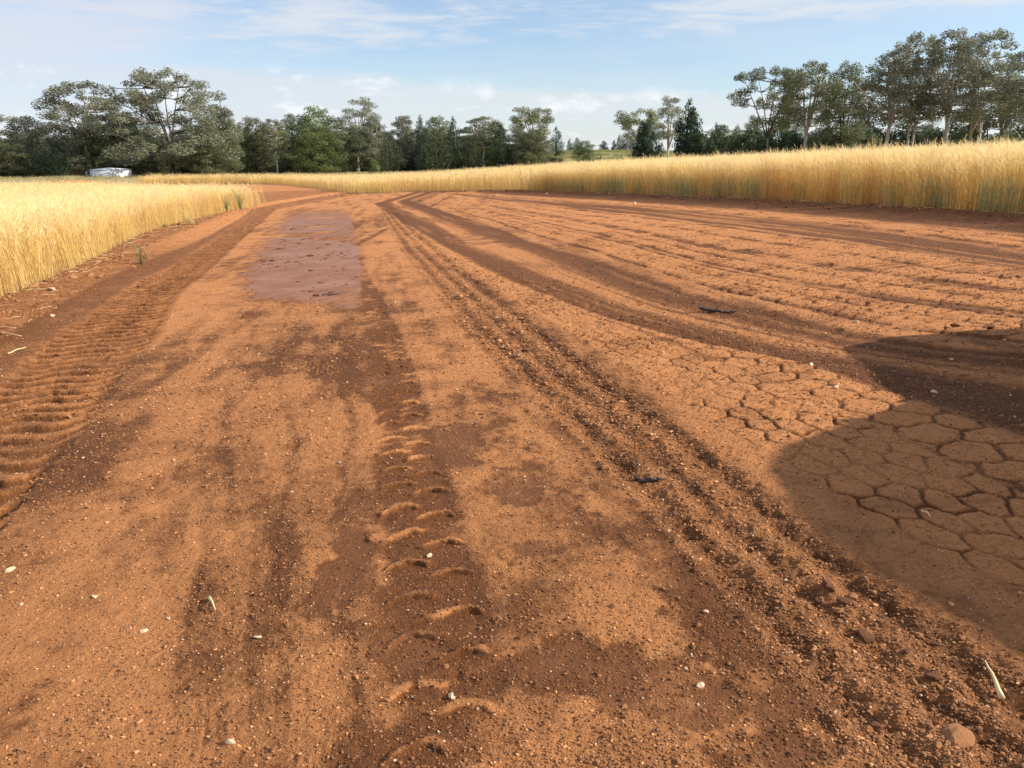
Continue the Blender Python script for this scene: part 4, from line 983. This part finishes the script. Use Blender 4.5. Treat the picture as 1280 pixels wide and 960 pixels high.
for q, lab in (((1197, 913, 40), 'big pale crumbling clod in the bottom right corner'), ((1035, 735, 20), 'dark clod on the ridge of the churned strip'), ((1058, 752, 18), 'clod just below the dark clod on the churned ridge'), ((1085, 790, 22), 'flat clod lower on the churned strip'),
               ((632, 432, 8), 'small dark clod at the left border of the churned strip'), ((395, 369, 9), 'small black clod left of the charred stick'), ((1168, 842, 17), 'dark clod left of the long straw'), ((1238, 411, 10), 'dark clod on the pale plates at the right edge'), ((1193, 410, 9), 'dark clod left of another on the pale plates near the right edge')):
    px, py, w = q; x, y = p2w(px, py); s = w / FPX * math.sqrt(x * x + y * y + 2.1) / 2.2
    o = link('soil_lump', rock_mesh('soil_lump', int(px), M_CLOD if 'pale' in lab.split(' clod')[0] or 'crumb' in lab else M_CLODD, 2, .65), None, (x, y, float(zg(x, y)[0]) + s * .2), px % 6.28, (s, s * .8, s * .75)); tag(o, lab, 'clod')

# ------------------------------------------------------------------ sticks, straw, weeds
def stick(pxs, rad, label, seed, knob=False):
    g = np.random.default_rng(seed); pts = [p2w(*p) for p in pxs]; n = 17; t = np.linspace(0, 1, n); k = np.linspace(0, 1, len(pts))
    X = np.interp(t, k, [p[0] for p in pts]); Y = np.interp(t, k, [p[1] for p in pts]); Z = np.max(zg(X, Y)) * .5 + zg(X, Y) * .5 + rad * .6
    c = np.array([X.mean(), Y.mean(), Z.mean()]); P = np.stack([X, Y, Z], -1) - c + g.normal(0, rad * .22, (n, 3)) + np.outer(np.sin(t * 5 + seed), (0, rad * 1.2, rad * .5))
    m = MB(); rr = rad * g.uniform(.6, 1.2, n) * np.interp(t, [0, .08, .5, .85, 1], [.55, 1, 1, .7, .2]); m.tube(P, rr, 8)
    root = link('stick', None, None, tuple(c)); tag(root, label, 'stick'); m.build('bark_piece', M_STICK, root)
    s = MB(); j = P[6]; s.tube([j, j + (P[9] - P[6]) * .4 + (0, 0, rad * 2.0)], [rad * .5, rad * .25], 6); s.build('twig_stub', M_STICK, root)
    if knob: s = MB(); s.tube([P[0] - (P[2] - P[0]) * .15, P[0] + (0, 0, rad), P[1]], [rad * .7, rad * 1.7, rad * .8], 8); s.build('knot', M_STICK, root)
stick(((402, 370), (436, 364)), .015, 'thin charred stick lying at the near end of the wet clay pan', 1)
stick(((876, 388), (900, 388), (922, 390)), .017, 'dark knotted stick lying on the moist strip right of centre', 2, True)
stick(((791, 593), (812, 597), (834, 600)), .011, 'short dark slab of bark on the churned strip', 3)
def straw(p0, p1, rad, label, seed, bulb=False):
    a = p2w(*p0); b = p2w(*p1); n = 6; X = np.linspace(a[0], b[0], n); Y = np.linspace(a[1], b[1], n); Z = float(np.max(zg(X, Y))) + rad + np.linspace(0, .012, n)
    c = np.array([X.mean(), Y.mean(), Z.mean()]); P = np.stack([X, Y, Z], -1) - c; P[2:4, 2] += .006
    m = MB(); m.tube(P, rad * (np.array([1.6, 1.3, 1, .8, .6, .35]) if bulb else np.linspace(1, .6, n)), 6); o = m.build('straw', M_STRAW, None, True, loc=tuple(c)); tag(o, label, 'straw')
straw((1253, 868), (1231, 826), .0055, 'long pale straw lying in the bottom right corner', 1, True)
straw((262, 750), (270, 768), .0045, 'short pale straw lying on the track left of centre', 2, True)
straw((0, 424), (28, 428), .008, 'upper of three pale straws on the shoulder at the left edge', 3)
straw((0, 418), (22, 419), .007, 'topmost thin pale straw on the shoulder at the left edge', 4)
straw((10, 443), (33, 436), .007, 'lowest pale straw at the left edge of the track', 5)
straw((28, 373), (66, 370), .007, 'straw lying on the shoulder in front of the left wheat', 6)
straw((1152, 641), (1163, 652), .004, 'tiny white straw in the shadow on the right', 7)
def weed(px, py, hpx, label, seed, c0, c1, spread=.5, n=26, cat='weed'):
    x, y = p2w(px, py); d = math.sqrt(x * x + y * y); H = hpx / FPX * d; z = float(zg(x, y)[0]) - .02
    root = link('weed', None, None, (x, y, z)); tag(root, label, cat); g = np.random.default_rng(seed)
    a = g.uniform(0, 6.28, n); dv = np.stack([np.cos(a), np.sin(a), 0 * a], -1); h = H * g.uniform(.5, 1.05, n); st = dv * .03
    P = np.stack([st, st + dv * (h * spread * .3)[:, None] + np.array([0, 0, 1]) * (h * .6)[:, None], st + dv * (h * spread)[:, None] + np.array([0, 0, 1]) * h[:, None]], 1)
    C = lerp(np.array(c0), np.array(c1), g.uniform(0, 1, (n, 1, 1))) + 0 * P; f = a + 1.57
    me = plant_mesh('stems', [ribbons(P, np.array([.010, .009, .003])[None] + 0 * P[..., 0], C, np.stack([np.cos(f), np.sin(f), 0 * f], -1))], M_GRASS); link('stems', me, root)
    k = n * 6; i = g.integers(0, n, k); t = g.uniform(.15, 1, k)[:, None]; lp = P[i, 0] * (1 - t) + P[i, 2] * t; la = g.uniform(0, 6.28, k); ld = np.stack([np.cos(la), np.sin(la), g.uniform(-.2, .8, k)], -1)
    LP = np.stack([lp, lp + ld * H * .07, lp + ld * H * .15], 1); LC = lerp(np.array(c0), np.array(c1), g.uniform(0, 1, (k, 1, 1))) + 0 * LP
    me = plant_mesh('leaves', [ribbons(LP, np.array([.006, .018, .003])[None] + 0 * LP[..., 0], LC, np.stack([-ld[:, 1], ld[:, 0], 0 * la], -1))], M_GRASS); link('leaves', me, root)
GB = ((.10, .17, .09), (.20, .28, .15)); GG = ((.12, .17, .05), (.26, .30, .10)); SG = ((.30, .26, .11), (.16, .20, .07))
weed(178, 333, 26, 'thin green and straw coloured weed growing alone on the left shoulder', 1, *SG, .35, 18)
weed(284, 266, 22, 'left of the two blue green weeds at the far end of the left wheat', 2, *GB, .3, 30)
weed(301, 264, 26, 'right of the two blue green weeds at the far end of the left wheat', 3, *GB, .35, 36)
weed(245, 284, 12, 'flattened pale straw tuft at the foot of the left wheat', 4, (.6, .48, .24), (.45, .38, .18), 1.3, 26)
weed(238, 284, 22, 'pale dry grass tuft leaning out of the left wheat', 6, (.75, .6, .3), (.5, .42, .2), .5, 30)
weed(206, 287, 8, 'low green tuft at the foot of the left wheat', 5, *GG, 1.0, 24)
def litter():
    """straw litter on the shoulder"""
    lm = []
    for k in range(3):
        m = MB(); g = np.random.default_rng(700 + k); m.tube([(-.07, 0, 0), (g.normal(0, .01), g.normal(0, .01), .008), (.07, g.normal(0, .015), .004)], .0018, 4, False); lm.append(m.mesh('straw_bit', M_STRAW))
    c = lib('straw_bit', lm); e = np.array(LEFT_EDGE); n = 260; L = np.concatenate([[0], np.cumsum(np.hypot(*np.diff(e, axis=0).T))]); t = rng.uniform(0, L[-1], n)
    x = np.interp(t, L, e[:, 0]) + np.abs(rng.normal(0, .45, n)); y = np.interp(t, L, e[:, 1]) + rng.normal(0, .2, n)
    e = np.array(RIGHT_EDGE[:7]); L = np.concatenate([[0], np.cumsum(np.hypot(*np.diff(e, axis=0).T))]); t = rng.uniform(0, L[-1], n)
    x = np.concatenate([x, np.interp(t, L, e[:, 0]) - np.abs(rng.normal(0, .15, n))]); y = np.concatenate([y, np.interp(t, L, e[:, 1]) - np.abs(rng.normal(0, .25, n))]); n *= 2
    rot = rng.normal(0, .12, (n, 3)); rot[:, 2] = rng.uniform(0, 6.28, n); s = rng.uniform(.5, 1.8, n)
    scatter('straw_litter', np.stack([x, y, zg(x, y) + .012], -1), rot, np.stack([s, s, s], -1), rng.integers(0, 3, n), c, 'broken straw strewn along the foot of the crop', 'straw')
litter()

# ------------------------------------------------------------------ parked station wagon right of the frame (its shadow falls on the track)
def wagon():
    X0, YF = 4.50, 5.50; L = 4.85; Wd = 1.86
    z0 = float(zg(X0 + .9, YF - 2.4)[0]); root = link('parked_wagon', None, None, (X0 + Wd / 2, YF, z0)); tag(root, 'white four wheel drive wagon parked beside the track, casting the rounded shadow', 'car')
    mp_ = simple('white_car_paint', (.78, .78, .76), .3, coat=.6); mg = simple('tinted_glass', (.02, .025, .03), .08); mk = simple('black_trim', (.02, .02, .02), .6); mt = simple('tyre_rubber', (.025, .022, .02), .85, nscale=30); mc = simple('wheel_alloy', (.5, .5, .5), .35, .8); ml = simple('lamp_lens', (.75, .78, .8), .1); mr_ = simple('tail_lens', (.4, .02, .02), .2)
    # side outline, y backwards from the nose (0) to the tail (-L)
    prof = [(-.02, .42), (0, .70), (-.05, .92), (-.18, 1.03), (-1.32, 1.12), (-1.62, 1.20), (-2.25, 1.74), (-2.55, 1.84), (-3.0, 1.86), (-3.5, 1.80), (-4.0, 1.66), (-4.55, 1.42), (-4.78, 1.10), (-L, .75), (-L + .03, .42)]
    def arch(yc): return [(yc - .46, .42), (yc - .40, .62), (yc - .22, .78), (yc, .83), (yc + .22, .78), (yc + .40, .62), (yc + .46, .42)]
    low = [(-L + .03, .42)] + arch(-3.95) + arch(-.95) + [(-.02, .42)]
    outline = prof + low[1:-1]
    import bmesh
    bm = bmesh.new(); h = Wd / 2
    def wid(z): return h if z < 1.15 else h - (z - 1.15) * .30
    left = [bm.verts.new((-wid(z), y, z)) for y, z in outline]; right = [bm.verts.new((wid(z), y, z)) for y, z in outline]
    bm.faces.new(left); bm.faces.new(right[::-1]); n = len(outline)
    for i in range(n): bm.faces.new((left[i], right[i], right[(i + 1) % n], left[(i + 1) % n]))
    bmesh.ops.recalc_face_normals(bm, faces=bm.faces); bmesh.ops.triangulate(bm, faces=[f for f in bm.faces if len(f.verts) > 4])
    me = bpy.data.meshes.new('body'); bm.to_mesh(me); bm.free(); me.materials.append(mp_); body = link('body', me, root)
    bv = body.modifiers.new('bevel', 'BEVEL'); bv.width = .03; bv.segments = 2; bv.limit_method = 'ANGLE'
    def plate(name, yz, off, mat, par, sgn):
        m = MB(); V = [(sgn * (wid(z) + off), y, z) for y, z in yz] + [(sgn * (wid(z) - .03), y, z) for y, z in yz]; k = len(yz)
        m.add(V, [(i, (i + 1) % k, k + (i + 1) % k, k + i) for i in range(k)] + ([tuple(range(4))] if k == 4 else []), [] if k == 4 else [(0, i, i + 1) for i in range(1, k - 1)]); return m.build(name, mat, par)
    for sg in (-1, 1):
        for y0, y1 in ((-1.55, -2.75), (-2.78, -3.72)):
            d = plate('door', [(y0, .46), (y1, .46), (y1, 1.16), (y0, 1.16)], .008, mp_, root, sg); hb = MB(); hb.box((sg * (h + .02), y1 + .16, 1.02), (.03, .16, .03)); hb.build('handle', mk, d)
        for q in ([(-1.80, 1.20), (-2.68, 1.20), (-2.68, 1.72), (-2.36, 1.70)], [(-2.80, 1.20), (-3.60, 1.20), (-3.60, 1.68), (-2.80, 1.74)], [(-3.72, 1.20), (-4.40, 1.20), (-4.30, 1.42), (-3.72, 1.64)]):
            plate('side_window', q, .010, mg, root, sg)
        m = MB(); m.box((sg * (h + .10), -1.86, 1.20), (.20, .10, .16)); m.build('mirror', mk, root)
        m = MB(); m.box((sg * .66, -.035, .80), (.40, .10, .17)); m.build('headlight', ml, root)
        m = MB(); m.box((sg * .80, -L + .03, .95), (.16, .10, .30)); m.build('tail_light', mr_, root)
        for yc in (-.95, -3.95):
            m = MB(); m.tube([(sg * (h - .24), yc, .37), (sg * (h - .22), yc, .37), (sg * (h - .03), yc, .37), (sg * (h - .01), yc, .37)], [.33, .37, .37, .33], 28); w = m.build('wheel', mt, root)
            m = MB(); m.tube([(sg * (h - .02), yc, .37), (sg * (h + .004), yc, .37)], [.23, .20], 20); m.build('rim', mc, w)
    def cross(name, a, b, wa, wb, mat, off=.012):
        (ya, za), (yb, zb) = a, b; d = np.array([0, -(zb - za), yb - ya]); d = d / np.linalg.norm(d) * off; d = d if d[2] > 0 else -d
        m = MB(); V = [np.array(q) + d for q in ((-wa, ya, za), (wa, ya, za), (wb, yb, zb), (-wb, yb, zb))] + [np.array(q) - d for q in ((-wa, ya, za), (wa, ya, za), (wb, yb, zb), (-wb, yb, zb))]
        m.add(V, [(0, 1, 2, 3), (0, 4, 5, 1), (1, 5, 6, 2), (2, 6, 7, 3), (3, 7, 4, 0)]); m.build(name, mat, root)
    cross('windscreen', (-1.68, 1.25), (-2.20, 1.70), .80, .68, mg); cross('rear_window', (-4.08, 1.62), (-4.50, 1.44), .66, .74, mg)
    m = MB(); m.box((0, .01, .52), (1.78, .12, .22)); m.build('front_bumper', mk, root); m = MB(); m.box((0, -L - .01, .54), (1.76, .10, .22)); m.build('rear_bumper', mk, root)
    m = MB(); m.box((0, -.01, .80), (.86, .06, .15)); m.build('grille', mk, root)
wagon()
